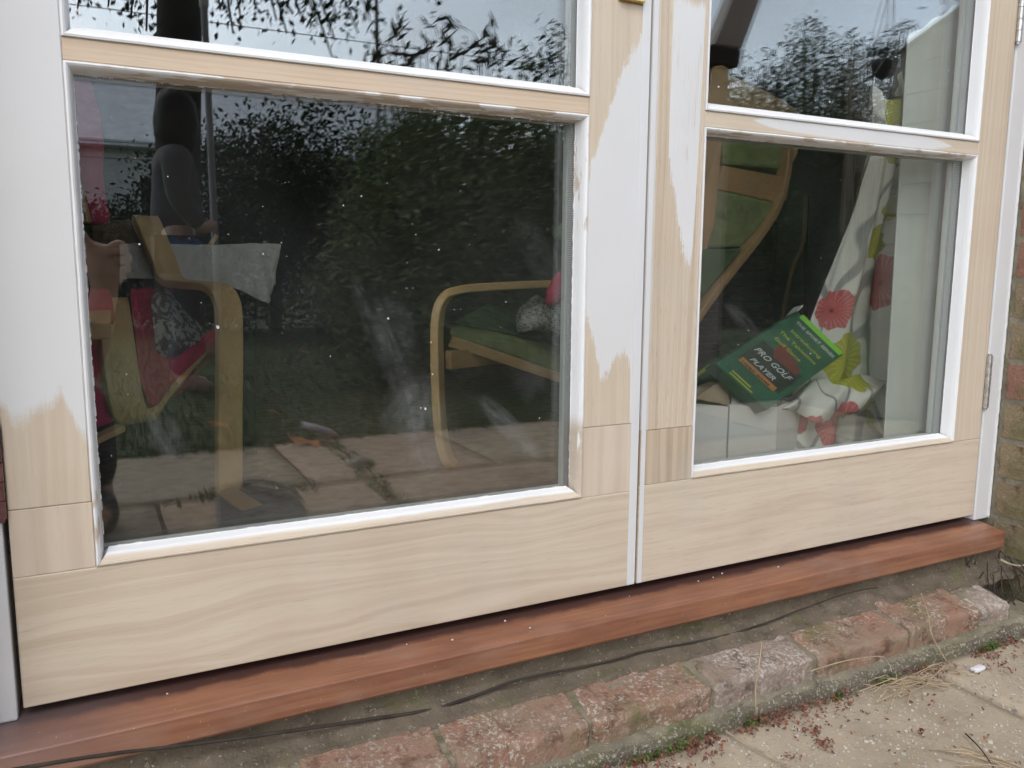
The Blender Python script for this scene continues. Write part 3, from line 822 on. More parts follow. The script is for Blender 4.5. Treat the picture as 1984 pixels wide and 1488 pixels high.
# ------------------------------------------------------------------ plinth, step of bricks, fillet
step = thing('brick_step', 'worn course of lichened bricks bedded on concrete under the red sill', 'step', (0, -0.12, GZ))
jx = [-1.32, -1.12, -0.925, -0.725, -0.53, -0.357, -0.164, 0.036, 0.236, 0.444, 0.628, 0.712]
kinds = ['b', 'p', 'b', 'b', 'b', 'b', 'b', 'p', 'b', 'b', 'p', 'p']
for i in range(len(jx) - 1):
    x0, x1 = jx[i] + 0.0035, jx[i + 1] - 0.0035
    tp = lambda q: 0.013 * (q.y + 0.14) / 0.08
    o = lumpy('brick', x0, x1, -0.142 + R.uniform(-0.003, 0.003), -0.045, -0.150, -0.106 + R.uniform(-0.003, 0.002), 40, 20, 9, 0.0028, 36,
              M['brick_step_pale'] if kinds[i] == 'p' else M['brick_step'], step, rnd=0.007, top=tp, seed=i * 3.1)
strip('joint_mortar', [(-0.05, -0.145), (-0.05, -0.096), (-0.075, -0.098), (-0.105, -0.104), (-0.133, -0.110), (-0.135, -0.122), (-0.135, -0.145)], -1.4, 0.712, 420, 0.0022, 40, M['mortar'], step, seed=2)
strip('mortar_fillet', [(0.03, -0.10), (0.03, -0.055), (0.004, -0.056), (-0.020, -0.063), (-0.036, -0.066), (-0.037, -0.0712), (-0.032, -0.0735), (-0.047, -0.080), (-0.063, -0.089), (-0.075, -0.0935), (-0.078, -0.104), (-0.05, -0.11)], -1.4, 0.84, 520, 0.0042, 27, M['fillet'], step, seed=5)
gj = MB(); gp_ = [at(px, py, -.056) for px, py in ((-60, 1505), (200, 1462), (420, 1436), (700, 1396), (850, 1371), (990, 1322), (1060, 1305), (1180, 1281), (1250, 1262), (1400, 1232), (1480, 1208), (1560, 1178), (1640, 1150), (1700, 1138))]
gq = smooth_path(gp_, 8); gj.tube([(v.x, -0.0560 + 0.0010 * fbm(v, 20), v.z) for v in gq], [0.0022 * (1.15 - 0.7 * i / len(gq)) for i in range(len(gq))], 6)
gj.build('gap_shadow_line', M['root'], step, smooth=True)['label'] = 'thin dark tube standing in for the shadow line of the gap below the sill'  # dark tube drawn in place of the shadow line below the sill
strip('ledge', [(-0.09, -0.16), (-0.09, -0.134), (-0.13, -0.137), (-0.148, -0.141), (-0.153, -0.15), (-0.153, -0.16)], -1.4, 0.80, 420, 0.0028, 20, M['ledge'], step, seed=1)
strip('concrete_base', [(-0.10, -0.21), (-0.10, -0.147), (-0.148, -0.1445), (-0.1565, -0.150), (-0.158, -0.165), (-0.163, -0.19), (-0.163, -0.21)], -1.4, 0.82, 460, 0.0038, 26, M['plinth'], step, seed=3)
box('footing', -1.4, 0.844, -0.04, 0.12, GZ - 0.1, -0.058, M['fillet'], step)

# ------------------------------------------------------------------ sill
sill = thing('door_sill', 'reddish brown hardwood sill running under both doors', 'sill', (0, -0.02, -0.05))
prof = [(0.075, -0.052), (0.075, -0.012), (0.006, -0.0115), (-0.008, -0.0125), (-0.0535, -0.0180), (-0.0555, -0.0188), (-0.0565, -0.0205), (-0.0565, -0.048), (-0.054, -0.0515), (-0.04, -0.0525), (-0.036, -0.049), (-0.03, -0.052)]
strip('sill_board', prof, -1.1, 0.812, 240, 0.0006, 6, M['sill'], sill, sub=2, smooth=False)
dm = MB()
for _ in range(10):
    x = R.uniform(-0.85, 0.8); y = R.uniform(-0.05, -0.004) if R.random() < 0.35 else R.gauss(-0.006, 0.004)
    s_ = R.uniform(0.0004, 0.0011)
    dm.obox((x, y, -0.0118 - max(0, -y - 0.008) * 0.11 + s_ * 0.5), Vector((s_, s_ * 0.4, 0)), Vector((-s_ * 0.4, s_, 0)), Vector((0, 0, s_ * 0.6)))
tag(dm.build('paint_flakes', M['pebble'], sill), kind='stuff')

# ------------------------------------------------------------------ door frame
frame = thing('door_frame', 'white painted timber frame round the pair of doors', 'door frame', (0, 0.03, -0.012))
box('jamb', 0.8015, XR - 0.001, -0.001, 0.074, -0.0115, 1.905, M['jamb'], frame, 0.0025, 2)
box('jamb', XL + 0.001, -0.8035, -0.001, 0.074, -0.0115, 1.905, M['jamb'], frame, 0.0025, 2)
box('head', XL + 0.001, XR - 0.001, -0.001, 0.074, 1.906, 1.958, M['jamb'], frame, 0.002)
box('stop', 0.788, 0.8012, 0.0565, 0.07, -0.011, 1.905, M['jamb'], frame)
box('stop', -0.8033, -0.79, 0.0565, 0.07, -0.011, 1.905, M['jamb'], frame)
# rough bead of filler between frame and brick
strip('caulk', [(-0.0012, 0.0), (-0.004, 0.003)], 0, 1, 2, 0, 1, M['jamb'], frame).name = 'caulk_bead'
o_ = bpy.data.objects['caulk_bead']; bpy.data.objects.remove(o_)
cb = MB(); P_ = []
for i in range(240):
    z = -0.01 + i * 0.0055; P_.append((XR - 0.0015 + 0.0012 * fbm((0, 0, z), 60), -0.0015, z))
cb.tube(P_, 0.0028, 6).build('sealant_bead', M['jamb'], frame, smooth=True)

# ------------------------------------------------------------------ french doors
PROF = [(0.0000, 0.0020), (0.0005, 0.0020), (0.0007, -0.0012), (0.0026, -0.0016), (0.0044, -0.0002), (0.0060, 0.0030), (0.0072, 0.0080), (0.0078, 0.0140), (0.0086, 0.0212), (0.0092, 0.0218)]
PROFB = [(0.0000, 0.0022), (0.0006, 0.0022), (0.0008, -0.0020), (0.0026, -0.0026), (0.0036, -0.0018), (0.0042, 0.0004), (0.0078, 0.0044), (0.0112, 0.0105), (0.0134, 0.0205), (0.0142, 0.0218)]
def moulding(side, x0, x1, z0, z1, mat, parent, prof=PROF):
    """one mitred length of moulding on one side of an opening"""
    A = []; B = []
    for (i, y) in prof + [(prof[-1][0], 0.0219), (0.0, 0.0219)]:
        if side == 'b': A.append((x0 + i, y, z0 + i)); B.append((x1 - i, y, z0 + i))
        if side == 't': A.append((x0 + i, y, z1 - i)); B.append((x1 - i, y, z1 - i))
        if side == 'l': A.append((x0 + i, y, z0 + i)); B.append((x0 + i, y, z1 - i))
        if side == 'r': A.append((x1 - i, y, z0 + i)); B.append((x1 - i, y, z1 - i))
    n = len(A); NS = 60; vs = []; fs = []
    for k in range(NS + 1):
        t_ = k / NS
        for a, b in zip(A, B):
            p = Vector(a).lerp(Vector(b), t_)
            if a[1] < 0.021: p += Vector((fbm(p, 30), fbm(p + Vector((3, 3, 3)), 30), fbm(p + Vector((6, 1, 3)), 30))) * 0.0003
            vs.append(p)
    for k in range(NS):
        for j in range(n):
            a = k * n + j; b = k * n + (j + 1) % n
            fs.append((a, b, b + n, a + n))
    return mesh('moulding', vs, fs, mat, parent)

def stepped(name, x0, x1, y0, y1, z0, z1, mat, parent, bevel=0.0012):
    return box(name, x0, x1, y0, y1, z0, z1, mat, parent, bevel)

OPEN_Z = [(None, 0.675), (0.697, 1.227), (1.249, 1.779)]
TH = 0.054
def door(name, label, sgn):
    d = thing(name, label, 'french door', (sgn * 0.4, 0.02, 0))
    W = 0.798; sH = 0.078; sM = 0.098; g = 0.0022
    zb = 0.146 if sgn < 0 else 0.152
    seam_m = 0.2475 if sgn < 0 else 0.2345; seam_h = 0.219
    def X(a, b): return (a, b) if a < b else (b, a)
    xo, xi = sgn * W, sgn * g                       # outer and meeting edge
    ho, mo = sgn * (W - sH), sgn * sM               # the opening
    a, b = X(xo, xi)
    stepped('bottom_rail', a, b if sgn > 0 else b, 0, TH, 0, zb - 0.0004, M['rail_l'] if sgn < 0 else M['rail_r'], d)
    a, b = X(xo, ho)
    if sgn < 0:
        stepped('splice_block', a, b, 0.0002, TH, zb, seam_h - 0.0004, M['splice_l'], d, 0.0006)['label'] = 'pale new piece of wood let into the foot of the hinge stile'
        stepped('hinge_stile', a, b, 0, TH, seam_h, 1.90, M['hinge_l'], d)
    else:
        stepped('hinge_stile', a, b, 0, TH, zb, 1.90, M['stile_r'], d)
    a, b = X(mo, xi)
    s_ = stepped('splice_block', a, b if sgn > 0 else b, 0.0002, TH, zb, seam_m - 0.0004, M['splice_l'] if sgn < 0 else M['splice_r'], d, 0.0006)
    s_['label'] = 'pale new piece of wood let into the foot of the meeting stile' if sgn < 0 else 'greyish streaked piece of wood let into the foot of the meeting stile'
    stepped('meeting_stile', a, b, 0, TH, seam_m, 1.90, M['meet_l'] if sgn < 0 else M['meet_r'], d)
    e0, e1 = (-0.0165, -0.0026) if sgn < 0 else (0.0026, 0.0105)
    stepped('edge_bead', e0, e1, -0.0012, -0.0002, 0.001, 1.90, M['jamb'], d, 0.0004)
    a, b = X(ho, mo)
    stepped('top_rail', a + 0.0003, b - 0.0003, 0, TH, 1.779, 1.90, M['mould'], d)
    for (z0, z1) in ((0.675, 0.697), (1.227, 1.249)):
        mt = (M['bar_l'] if sgn < 0 else M['bar_r']) if z0 < 1 else M['mould']
        stepped('glazing_bar', a + 0.0003, b - 0.0003, 0.0006, TH, z0, z1, mt, d, 0.0009)
    for q, (z0, z1) in enumerate(OPEN_Z):
        if z0 is None: z0 = zb
        moulding('l', a, b, z0, z1, M['mould'], d); moulding('r', a, b, z0, z1, M['mould'], d)
        if q == 0: moulding('b', a, b, z0, z1, M['mould_low'], d, PROFB); moulding('t', a, b, z0, z1, M['mould_under'], d)
        else: moulding('b', a, b, z0, z1, M['mould'], d, [(i * 1.12, y) for i, y in PROFB]); moulding('t', a, b, z0, z1, M['mould'], d)
        e = 0.002
        gl = thing_part(d, 'double_glazing')
        box('outer_pane', a + e, b - e, 0.0222, 0.0262, z0 + e, z1 - e, M['glass'], gl)
        box('inner_pane', a + e, b - e, 0.0382, 0.0422, z0 + e, z1 - e, M['glass2'], gl)
        sp = MB(); i0, i1 = 0.0055, 0.0088
        for (xa, xb, za, zc) in ((a + i0, a + i1, z0 + i0, z1 - i0), (b - i1, b - i0, z0 + i0, z1 - i0), (a + i1, b - i1, z0 + i0, z0 + i1), (a + i1, b - i1, z1 - i1, z1 - i0)):
            sp.box(xa, xb, 0.0265, 0.0379, za, zc)
        sp.build('spacer', M['spacer'], gl)
        ib = MB()
        for (xa, xb, za, zc) in ((a, a + 0.009, z0, z1), (b - 0.009, b, z0, z1), (a + 0.009, b - 0.009, z0, z0 + 0.009), (a + 0.009, b - 0.009, z1 - 0.009, z1)):
            ib.box(xa + 0.0002, xb - 0.0002, 0.0425, TH - 0.001, za + 0.0002, zc - 0.0002)
        ib.build('inner_bead', M['inner'], d)
    return d

def thing_part(parent, name):
    o = bpy.data.objects.new(name, None); COL.objects.link(o); o.parent = parent
    o.location = -WLOC[parent.name]; WLOC[o.name] = Vector(); return o

door_l = door('french_door', 'left glazed door, half stripped of white paint, brass bolt plate on its edge', -1)
door_r = door('french_door', 'right glazed door of the pair, bare wood rail, curtain and boxes behind its panes', 1)

def hinge(parent, x, zc, mat, sgn):
    hb = MB(); seg = 5; L = 0.1
    for k in range(seg):
        z0 = zc - L / 2 + k * L / seg + 0.0006; z1 = zc - L / 2 + (k + 1) * L / seg - 0.0006
        hb.tube([(x, -0.0045, z0), (x, -0.0045, z1)], 0.0052, 12)
    hb.tube([(x, -0.0045, zc - L / 2 - 0.003), (x, -0.0045, zc + L / 2 + 0.003)], 0.0034, 10)
    o = hb.build('hinge', mat, parent)
    return o
hinge(door_l, -0.8035, 0.262, M['rust'], -1); hinge(door_l, -0.8035, 1.55, M['rust'], -1)
hinge(door_r, 0.7995, 0.262, M['steel'], 1); hinge(door_r, 0.7995, 0.925, M['steel'], 1); hinge(door_r, 0.7995, 1.6, M['steel'], 1)

# brass bolt keep near the top of the left meeting stile
bp_ = MB()
bp_.box(-0.057, -0.0165, -0.0022, -0.0003, 0.8245, 0.90).box(-0.055, -0.018, -0.0085, -0.0024, 0.8255, 0.8405)
bo = bp_.build('bolt_plate', M['brass'], door_l, bevel=0.0012, seg=2)
sc_ = MB()
for x in (-0.048, -0.025): sc_.tube([(x, -0.0087, 0.834), (x, -0.0092, 0.834)], 0.0036, 10)
sc_.build('screw', M['dark'], bo)

# specks of paint on the panes and on the wood
fl = MB()
for (px, py, r) in [(1005, 68, 3), (992, 228, 5), (422, 634, 4.5), (1165, 520, 3), (700, 380, 2), (850, 484, 2.5), (750, 355, 1.5), (665, 398, 2), (1060, 247, 1.6), (815, 790, 2), (824, 792, 3.4),
                    (752, 617, 3), (835, 663, 2.2), (838, 725, 2), (545, 470, 1.6), (510, 492, 2.2), (270, 473, 2.5), (1392, 168, 3.5), (1411, 168, 2.6), (1607, 197, 3), (1838, 136, 3), (1570, 685, 3.4),
                    (980, 585, 2), (1300, 720, 0.1), (325, 342, 1.8), (640, 690, 1.4), (1735, 110, 3.2), (1720, 660, 2), (1600, 625, 1.2), (245, 725, 2), (880, 600, 1.4), (1045, 810, 2), (420, 632, 2.6), (1450, 640, 1.6), (1430, 668, 1.5)]:
    p = gp(px, py); rr = r * 0.00031
    fl.obox((p.x, 0.0217, p.z), Vector((rr, 0, rr * 0.3)), Vector((0, 0.0004, 0)), Vector((-rr * 0.3, 0, rr * R.uniform(0.7, 1.5))))
for _ in range(55):
    px = R.uniform(150, 1110); py = R.uniform(200, 1000); p = gp(px, py); rr = R.uniform(0.0002, 0.0005)
    if -0.7 < p.x < -0.12 and 0.17 < p.z < 0.65: fl.obox((p.x, 0.0219, p.z), Vector((rr, 0, 0)), Vector((0, 0.0003, 0)), Vector((0, 0, rr)))
for _ in range(25):
    px = R.uniform(1370, 1830); py = R.uniform(300, 850); p = gp(px, py); rr = R.uniform(0.0002, 0.00045)
    if 0.12 < p.x < 0.7 and 0.17 < p.z < 0.65: fl.obox((p.x, 0.0219, p.z), Vector((rr, 0, 0)), Vector((0, 0.0003, 0)), Vector((0, 0, rr)))
# ragged paint along the edges of the panes
tag(fl.build('paint_specks', M['pebble']), 'tiny white paint specks scattered over the glass panes', 'paint specks', kind='stuff')
rg = MB()
for sgn, a, b in ((-1, -0.72, -0.098), (1, 0.098, 0.72)):
    zb = 0.146 if sgn < 0 else 0.152
    for (p0, p1, num) in (((a + 0.0094, 0.66), (a + 0.0094, zb + 0.02), 70), ((b - 0.0094, 0.66), (b - 0.0094, zb + 0.02), 70), ((a + 0.02, zb + 0.0144), (b - 0.02, zb + 0.0144), 40), ((a + 0.02, 0.6656), (b - 0.02, 0.6656), 40), ((a + 0.02, 0.7064), (b - 0.02, 0.7064), 60)):
        for _ in range(num):
            t_ = R.random(); x = p0[0] + (p1[0] - p0[0]) * t_; z = p0[1] + (p1[1] - p0[1]) * t_
            w = R.uniform(0.0003, 0.0009); vt = abs(p1[1] - p0[1]) > 0.1; lg = R.uniform(1, 7)
            rg.obox((x, 0.0219, z), Vector((w * (1 if vt else lg), 0, 0)), Vector((0, 0.0002, 0)), Vector((0, 0, w * (lg if vt else 1))))
tag(rg.build('paint_edges', M['pebble']), 'ragged white paint overlapping the edges of the panes', 'paint edges', kind='stuff')

# ------------------------------------------------------------------ room
rm = MB()
rf = box('room_floor', -2.6, 2.9, 0.12, 5.2, -0.1, 0.0, M['floor']); tag(rf, kind='structure')
th = box('threshold', XL, XR, 0.0755, 0.1199, -0.06, 0.0, M['floor']); tag(th, kind='structure')
for nm, a in (('room_wall', (-2.7, -2.6, 0.12, 5.3, -0.1, 2.5)), ('room_wall', (2.9, 3.0, 0.12, 5.3, -0.1, 2.5)), ('room_wall', (-2.6, 2.9, 5.2, 5.3, -0.1, 2.5)), ('room_ceiling', (-2.7, 3.0, -0.05, 5.3, 2.501, 2.6))):
    tag(box(nm, *a, M['room']), kind='structure')
rv = box('reveal_lining', 0.846, 0.86, 0.1201, 0.13, 0, 1.9, M['inner']); tag(rv, kind='structure')

# --- crimson armchair
rc = thing('armchair', 'bentwood armchair with crimson cushions behind the left door', 'armchair', at(445, 955, 0.78))
wv = Vector((0.052, 0.026, 0))
ribbon('arm_frame', [at(420, 958, .80), at(420, 800, .80), at(420, 640, .80), at(414, 583, .81), at(392, 557, .85), at(345, 552, .93), at(308, 543, 1.0), at(290, 500, 1.0), at(262, 432, 1.02), at(256, 424, 1.03)], wv, 0.017, M['birch'], rc, k=5)
rc_leg = ribbon('runner', [at(412, 957, .80), at(450, 985, .68), at(520, 1030, .56)], Vector((0.045, 0.03, 0)), 0.017, M['birch'], rc, k=4)
fv = Vector((-0.062, -0.03, 0))
ribbon('seat_frame', [at(246, 582, .93), at(249, 600, .91), at(262, 690, .86), at(275, 770, .83), at(287, 802, .84), at(306, 803, .87), at(330, 772, .92), at(372, 720, 1.0), at(415, 668, 1.1)], fv, 0.018, M['birch'], rc, k=6)
prism('seat_cushion', [at(248, 560, .90), at(262, 560, .90), at(290, 690, .92), at(330, 700, .97), at(405, 640, 1.08), at(422, 625, 1.1), at(428, 655, 1.1), at(330, 752, .93), at(302, 792, .87), at(288, 790, .85), at(270, 740, .85)], (0.10, 0.3, 0.0), M['crimson'], rc, bevel=0.01)
prism('back_cushion', [at(150, 560, .88), at(215, 560, .88), at(232, 690, .85), at(243, 810, .83), at(185, 835, .8), at(160, 700, .84)], (0.0, 0.08, 0), M['crimson'], rc, bevel=0.012)
ribbon('cross_slat', [at(150, 660, .79), at(214, 656, .79)], Vector((0.004, 0, 0.055)), 0.012, M['birch'], rc, k=2)
ribbon('cross_slat', [at(150, 862, .70), at(235, 822, .74)], Vector((0, 0, -0.012)), 0.03, M['birch'], rc, k=2)
prism('head_cushion', [at(124, -120, .95), at(150, -40, .95), at(164, 40, .95), at(182, 150, .95), at(198, 215, .95), at(209, 280, .95), at(206, 330, .95), at(212, 385, .95), at(222, 436, .95), at(180, 436, .95), at(160, 380, .95), at(138, 240, .95), at(118, 60, .95)], (-0.05, 0.07, 0), M['crimson'], rc, bevel=0.015, seg=3)
ribbon('back_frame', [at(148, 330, .88), at(162, 380, .86), at(176, 432, .85)], Vector((-0.022, 0.01, 0)), 0.016, M['birch_d'], rc, k=4)
pd = thing('patterned_cushion', 'grey and white damask cushion leaning in the crimson chair seat', 'cushion', at(340, 700, 1.0))
pillow('cover', [at(272, 575, .97), at(300, 555, 1.0), at(322, 568, 1.01), at(345, 600, 1.03), at(380, 632, 1.06), at(416, 660, 1.08), at(404, 676, 1.05), at(360, 692, 1.0), at(318, 705, .96), at(290, 705, .94), at(283, 650, .95)], (0.03, 0.11, 0), M['damask'], pd)

# --- side table with towel
tb = thing('side_table', 'low dark table under the grey towel behind the crimson chair', 'table', at(380, 800, 1.45))
tl = at(232, 478, 1.08); tr = at(520, 479, 1.08)
box('tabletop', tl.x, tr.x, 1.09, 1.50, tl.z - 0.03, tl.z - 0.008, M['furn'], tb)
for (x, y) in ((tl.x + .03, 1.47), (tr.x - .03, 1.47), (tl.x + .03, 1.12), (tr.x - .05, 1.14)):
    box('leg', x - 0.015, x + 0.015, y - 0.015, y + 0.015, 0, tl.z - 0.0302, M['black'], tb)
# towel: top sheet, hanging front with an uneven lower hem, corner tail at the right
def sheet(name, fn, nu, nv, mat, parent=None, thick=0.004, smooth=True):
    vs = []; fs = []; uv = []
    for j in range(nv + 1):
        for i in range(nu + 1): vs.append(fn(i / nu, j / nv))
    for j in range(nv):
        for i in range(nu):
            a = j * (nu + 1) + i; fs.append((a, a + 1, a + nu + 2, a + nu + 1))
    me = bpy.data.meshes.new(name); me.from_pydata([tuple(v) for v in vs], [], fs)
    me.polygons.foreach_set('use_smooth', [smooth] * len(fs)); me.materials.append(mat)
    o = bpy.data.objects.new(name, me); link(o, parent)
    md = o.modifiers.new('thickness', 'SOLIDIFY'); md.thickness = thick
    return o
hem = [(232, 560), (240, 540), (300, 540), (345, 545), (400, 550), (450, 556), (485, 572), (520, 588), (528, 570), (532, 530)]
def towel(u, v):
    top = at(232 + 312 * u, 479 - 1.5 * math.sin(u * 9), 1.07)
    if v < 0.25:
        q = v / 0.25
        return Vector((top.x, 1.46 - 0.39 * q, top.z + 0.004 * math.sin(u * 21 + q * 3)))
    q = (v - 0.25) / 0.75
    x = u * (len(hem) - 1); i = min(int(x), len(hem) - 2); f = x - i
    hx = hem[i][0] * (1 - f) + hem[i + 1][0] * f; hy = hem[i][1] * (1 - f) + hem[i + 1][1] * f
    b = at(hx, hy, 1.045)
    fold = 0.010 * math.sin(u * 38 + 1) * q * (0.25 + 1.6 * max(0, u - 0.72) / 0.28)
    p = top.lerp(b, q); p.y = 1.07 - 0.015 * math.sin(q * 1.6) + fold
    p.z += 0.003 * (1 - q) ** 4
    return p
tw = sheet('towel', towel, 90, 40, M['towel'], None, 0.005); tag(tw, 'grey terry towel hanging over the edge of the low table', 'towel')
# things on the towel
bt = thing('cardboard_box', 'brown cardboard box with pale edge standing at the left end of the towel', 'box', at(230, 474, 1.14))
a = at(178, 474, 1.12); b = at(272, 474, 1.12); c_ = at(180, 425, 1.12)
mesh('carton', boxv(a.x, b.x, 1.12, 1.32, tl.z - 0.002, c_.z), BOXF, M['suede'], bt, bevel=0.004)
ribbon('edge_strip', [at(252, 426, 1.11), at(262, 450, 1.11), at(276, 474, 1.11)], Vector((0.018, 0, 0)), 0.006, M['birch'], bt, k=2)
lo = at(292, 474, 1.16); hi = at(415, 470, 1.16)
pk = sheet('netting', lambda u, v: Vector((lo.x + (hi.x - lo.x) * u, 1.14 + 0.14 * v, tl.z + 0.004 + 0.028 * math.sin(math.pi * min(1, u * 1.02)) ** 0.7 * math.sin(math.pi * v) * (0.7 + 0.3 * math.sin(u * 17 + v * 5)))), 40, 12, M['blue'], None, 0.002)
tag(pk, 'crumpled blue netting lying on the grey towel', 'netting')
for (px, py, lb) in ((286, 452, 'left of two small wooden pegs standing behind the blue netting'), (303, 453, 'right of two small wooden pegs standing behind the blue netting'), (411, 466, 'short wooden peg at the right end of the blue netting')):
    p = at(px, py, 1.18); pg = MB()
    pg.obox((p.x, 1.16, max(p.z, tl.z + 0.012)), Vector((0.009, 0, 0.013)), Vector((0, 0.006, 0)), Vector((-0.0045, 0, 0.003)))
    o = pg.build('wooden_peg', M['peg'], None, bevel=0.001); tag(o, lb, 'peg', 'pegs on the towel')

# --- green armchair
gc = thing('armchair', 'bentwood armchair with green cushions standing behind the meeting stiles', 'armchair', at(880, 925, 0.78))
av = Vector((0.052, -0.030, 0))
ribbon('arm_frame', [at(1190, 541, 1.12), at(1105, 548, 1.0), at(960, 555, .86), at(888, 562, .80), at(856, 578, .775), at(842, 620, .765), at(841, 700, .76), at(845, 800, .755), at(852, 860, .76), at(868, 905, .78), at(905, 933, .83), at(1000, 960, .93), at(1110, 985, 1.02)],
       Vector((0.035, 0.050, 0)), 0.019, M['birch'], gc, k=6)
ribbon('seat_rail', [at(872, 662, .86), at(960, 690, .95), at(1100, 738, 1.1), at(1180, 765, 1.2)], Vector((0.012, 0.03, 0)), 0.026, M['birch'], gc, k=4)
ribbon('cross_rail', [at(868, 716, .83), at(1010, 700, 1.2)], Vector((0, 0, 0.045)), 0.016, M['birch_d'], gc, k=2)
ribbon('leg', [at(1104, 745, 1.12), at(1100, 960, 1.12)], Vector((0.045, 0.03, 0)), 0.017, M['birch_d'], gc, k=2)
prism('seat_cushion', [at(868, 632, .87), at(950, 645, .95), at(1050, 668, 1.05), at(1085, 700, 1.1), at(1092, 728, 1.1), at(1000, 700, 1.0), at(872, 655, .87)], (0.30, 0.42, 0.02), M['green_c'], gc, bevel=0.012, seg=3)
prism('seat_top', [at(872, 628, .89), at(950, 641, .97), at(1050, 662, 1.07), at(1140, 700, 1.16), at(1140, 690, 1.17), at(1050, 652, 1.08), at(950, 632, .98), at(880, 622, .9)], (0.28, 0.40, 0.02), M['green_d'], gc, bevel=0.006)
# its back, seen through the right door
BY = 0.85
prism('crest_rail', [at(1378, 140, BY), at(1384, 128, BY), at(1400, 125, BY), at(1412, 132, BY), at(1414, 146, BY), at(1450, 158, BY), at(1520, 195, BY), at(1560, 225, BY), at(1545, 300, BY), at(1535, 318, BY), at(1402, 262, BY), at(1366, 262, BY)], (0.01, 0.03, 0), M['birch'], gc, bevel=0.004)
prism('back_upright', [at(1372, 240, BY - .01), at(1402, 245, BY - .01), at(1385, 430, BY - .05), at(1366, 500, BY - .06), at(1340, 500, BY - .06), at(1362, 380, BY - .03)], (0.01, 0.02, 0), M['birch_d'], gc, bevel=0.003)
prism('back_cushion', [at(1398, 268, BY - .02), at(1528, 270, BY - .02), at(1533, 330, BY - .02), at(1400, 318, BY - .02)], (0.02, 0.06, 0), M['green_c'], gc, bevel=0.01)
prism('back_band', [at(1400, 320, BY - .025), at(1532, 345, BY - .025), at(1526, 388, BY - .025), at(1505, 392, BY - .025), at(1385, 366, BY - .025)], (0.01, 0.03, 0), M['birch_d'], gc, bevel=0.004)
prism('back_cushion', [at(1385, 366, BY - .035), at(1508, 392, BY - .035), at(1478, 440, BY - .035), at(1440, 478, BY - .035), at(1355, 482, BY - .035), at(1362, 430, BY - .035)], (0.0, 0.06, 0), M['green_c'], gc, bevel=0.01)
ribbon('back_frame', [at(1534, 275, BY - .05), at(1530, 330, BY - .05), at(1517, 385, BY - .055), at(1495, 430, BY - .06), at(1455, 485, BY - .07), at(1405, 548, BY - .09), at(1360, 610, BY - .1), at(1335, 650, BY - .1)], Vector((0.004, 0.045, 0)), 0.018, M['birch_d'], gc, k=5)
prism('seat_cushion', [at(1345, 482, BY - .06), at(1440, 482, BY - .06), at(1400, 530, BY - .07), at(1350, 590, BY - .08), at(1330, 600, BY - .08)], (0, 0.05, 0), M['green_d'], gc, bevel=0.006)
# small cushion on the green chair
wc_ = thing('small_cushion', 'white and red patterned cushion on the green chair seat beside the stile', 'cushion', at(1060, 620, 1.05))
t = NT('cream_printed_cloth'); n1 = t.noise(26, 3, 0.6, None, 2.5)
col = t.mix(t.step(t.math('ABSOLUTE', t.math('SUBTRACT', n1, 0.5)), 0.02, 0.035), (0.12, 0.12, 0.1), (0.5, 0.5, 0.44)); M['cream'] = t.fin(col, 0.9)
pillow('cover', [at(1012, 620, .95), at(1020, 600, .96), at(1045, 578, .98), at(1055, 572, .98), at(1066, 590, 1.0), at(1110, 575, 1.02), at(1180, 570, 1.08), at(1190, 650, 1.1), at(1100, 652, 1.0), at(1040, 643, .97), at(1016, 650, .95)], (0.02, 0.12, 0), M['cream'], wc_)
pillow('red_patch', [at(1058, 590, .93), at(1062, 560, .93), at(1080, 530, .94), at(1110, 505, .96), at(1160, 505, 1.0), at(1150, 580, 1.0), at(1090, 580, .95), at(1072, 595, .94)], (0.02, 0.05, 0), M['crimson'], wc_)
# green leaf-like corner of a cushion higher up
gcu = thing('green_cushion', 'corner of a yellow green cushion showing beside the meeting stile', 'cushion', at(1110, 450, 1.2))
pillow('cover', [at(1084, 452, 1.2), at(1092, 438, 1.2), at(1112, 425, 1.2), at(1190, 420, 1.2), at(1190, 470, 1.2), at(1110, 466, 1.2), at(1090, 464, 1.2)], (0, 0.08, 0), M['ink_y'], gcu)
gcu.children[0].data.materials[0] = M['green_c']

# bag and boots on the floor behind the left door
def refl(px, py, z):
    q = atz(px, py, z); return Vector((q.x, -q.y, z))
b_c = refl(520, 985, GZ)
bg = thing('dark_bag', 'flat dark bag lying on the paving near the doors, seen only as a reflection', 'bag', b_c)
pts_ = [refl(px, py, GZ + .03) for px, py in ((424, 975), (440, 948), (480, 944), (520, 950), (560, 958), (590, 972), (604, 995), (600, 1040), (520, 1060), (430, 1040))]
prism('bag_body', pts_, (0, 0, -0.035), M['black'], bg, bevel=0.008)
ribbon('handle', [refl(470, 946, GZ + .03), refl(500, 938, GZ + .05), refl(560, 950, GZ + .05), refl(596, 978, GZ + .03)], Vector((0.0, 0.03, 0.0)), 0.008, M['black'], bg, k=4)

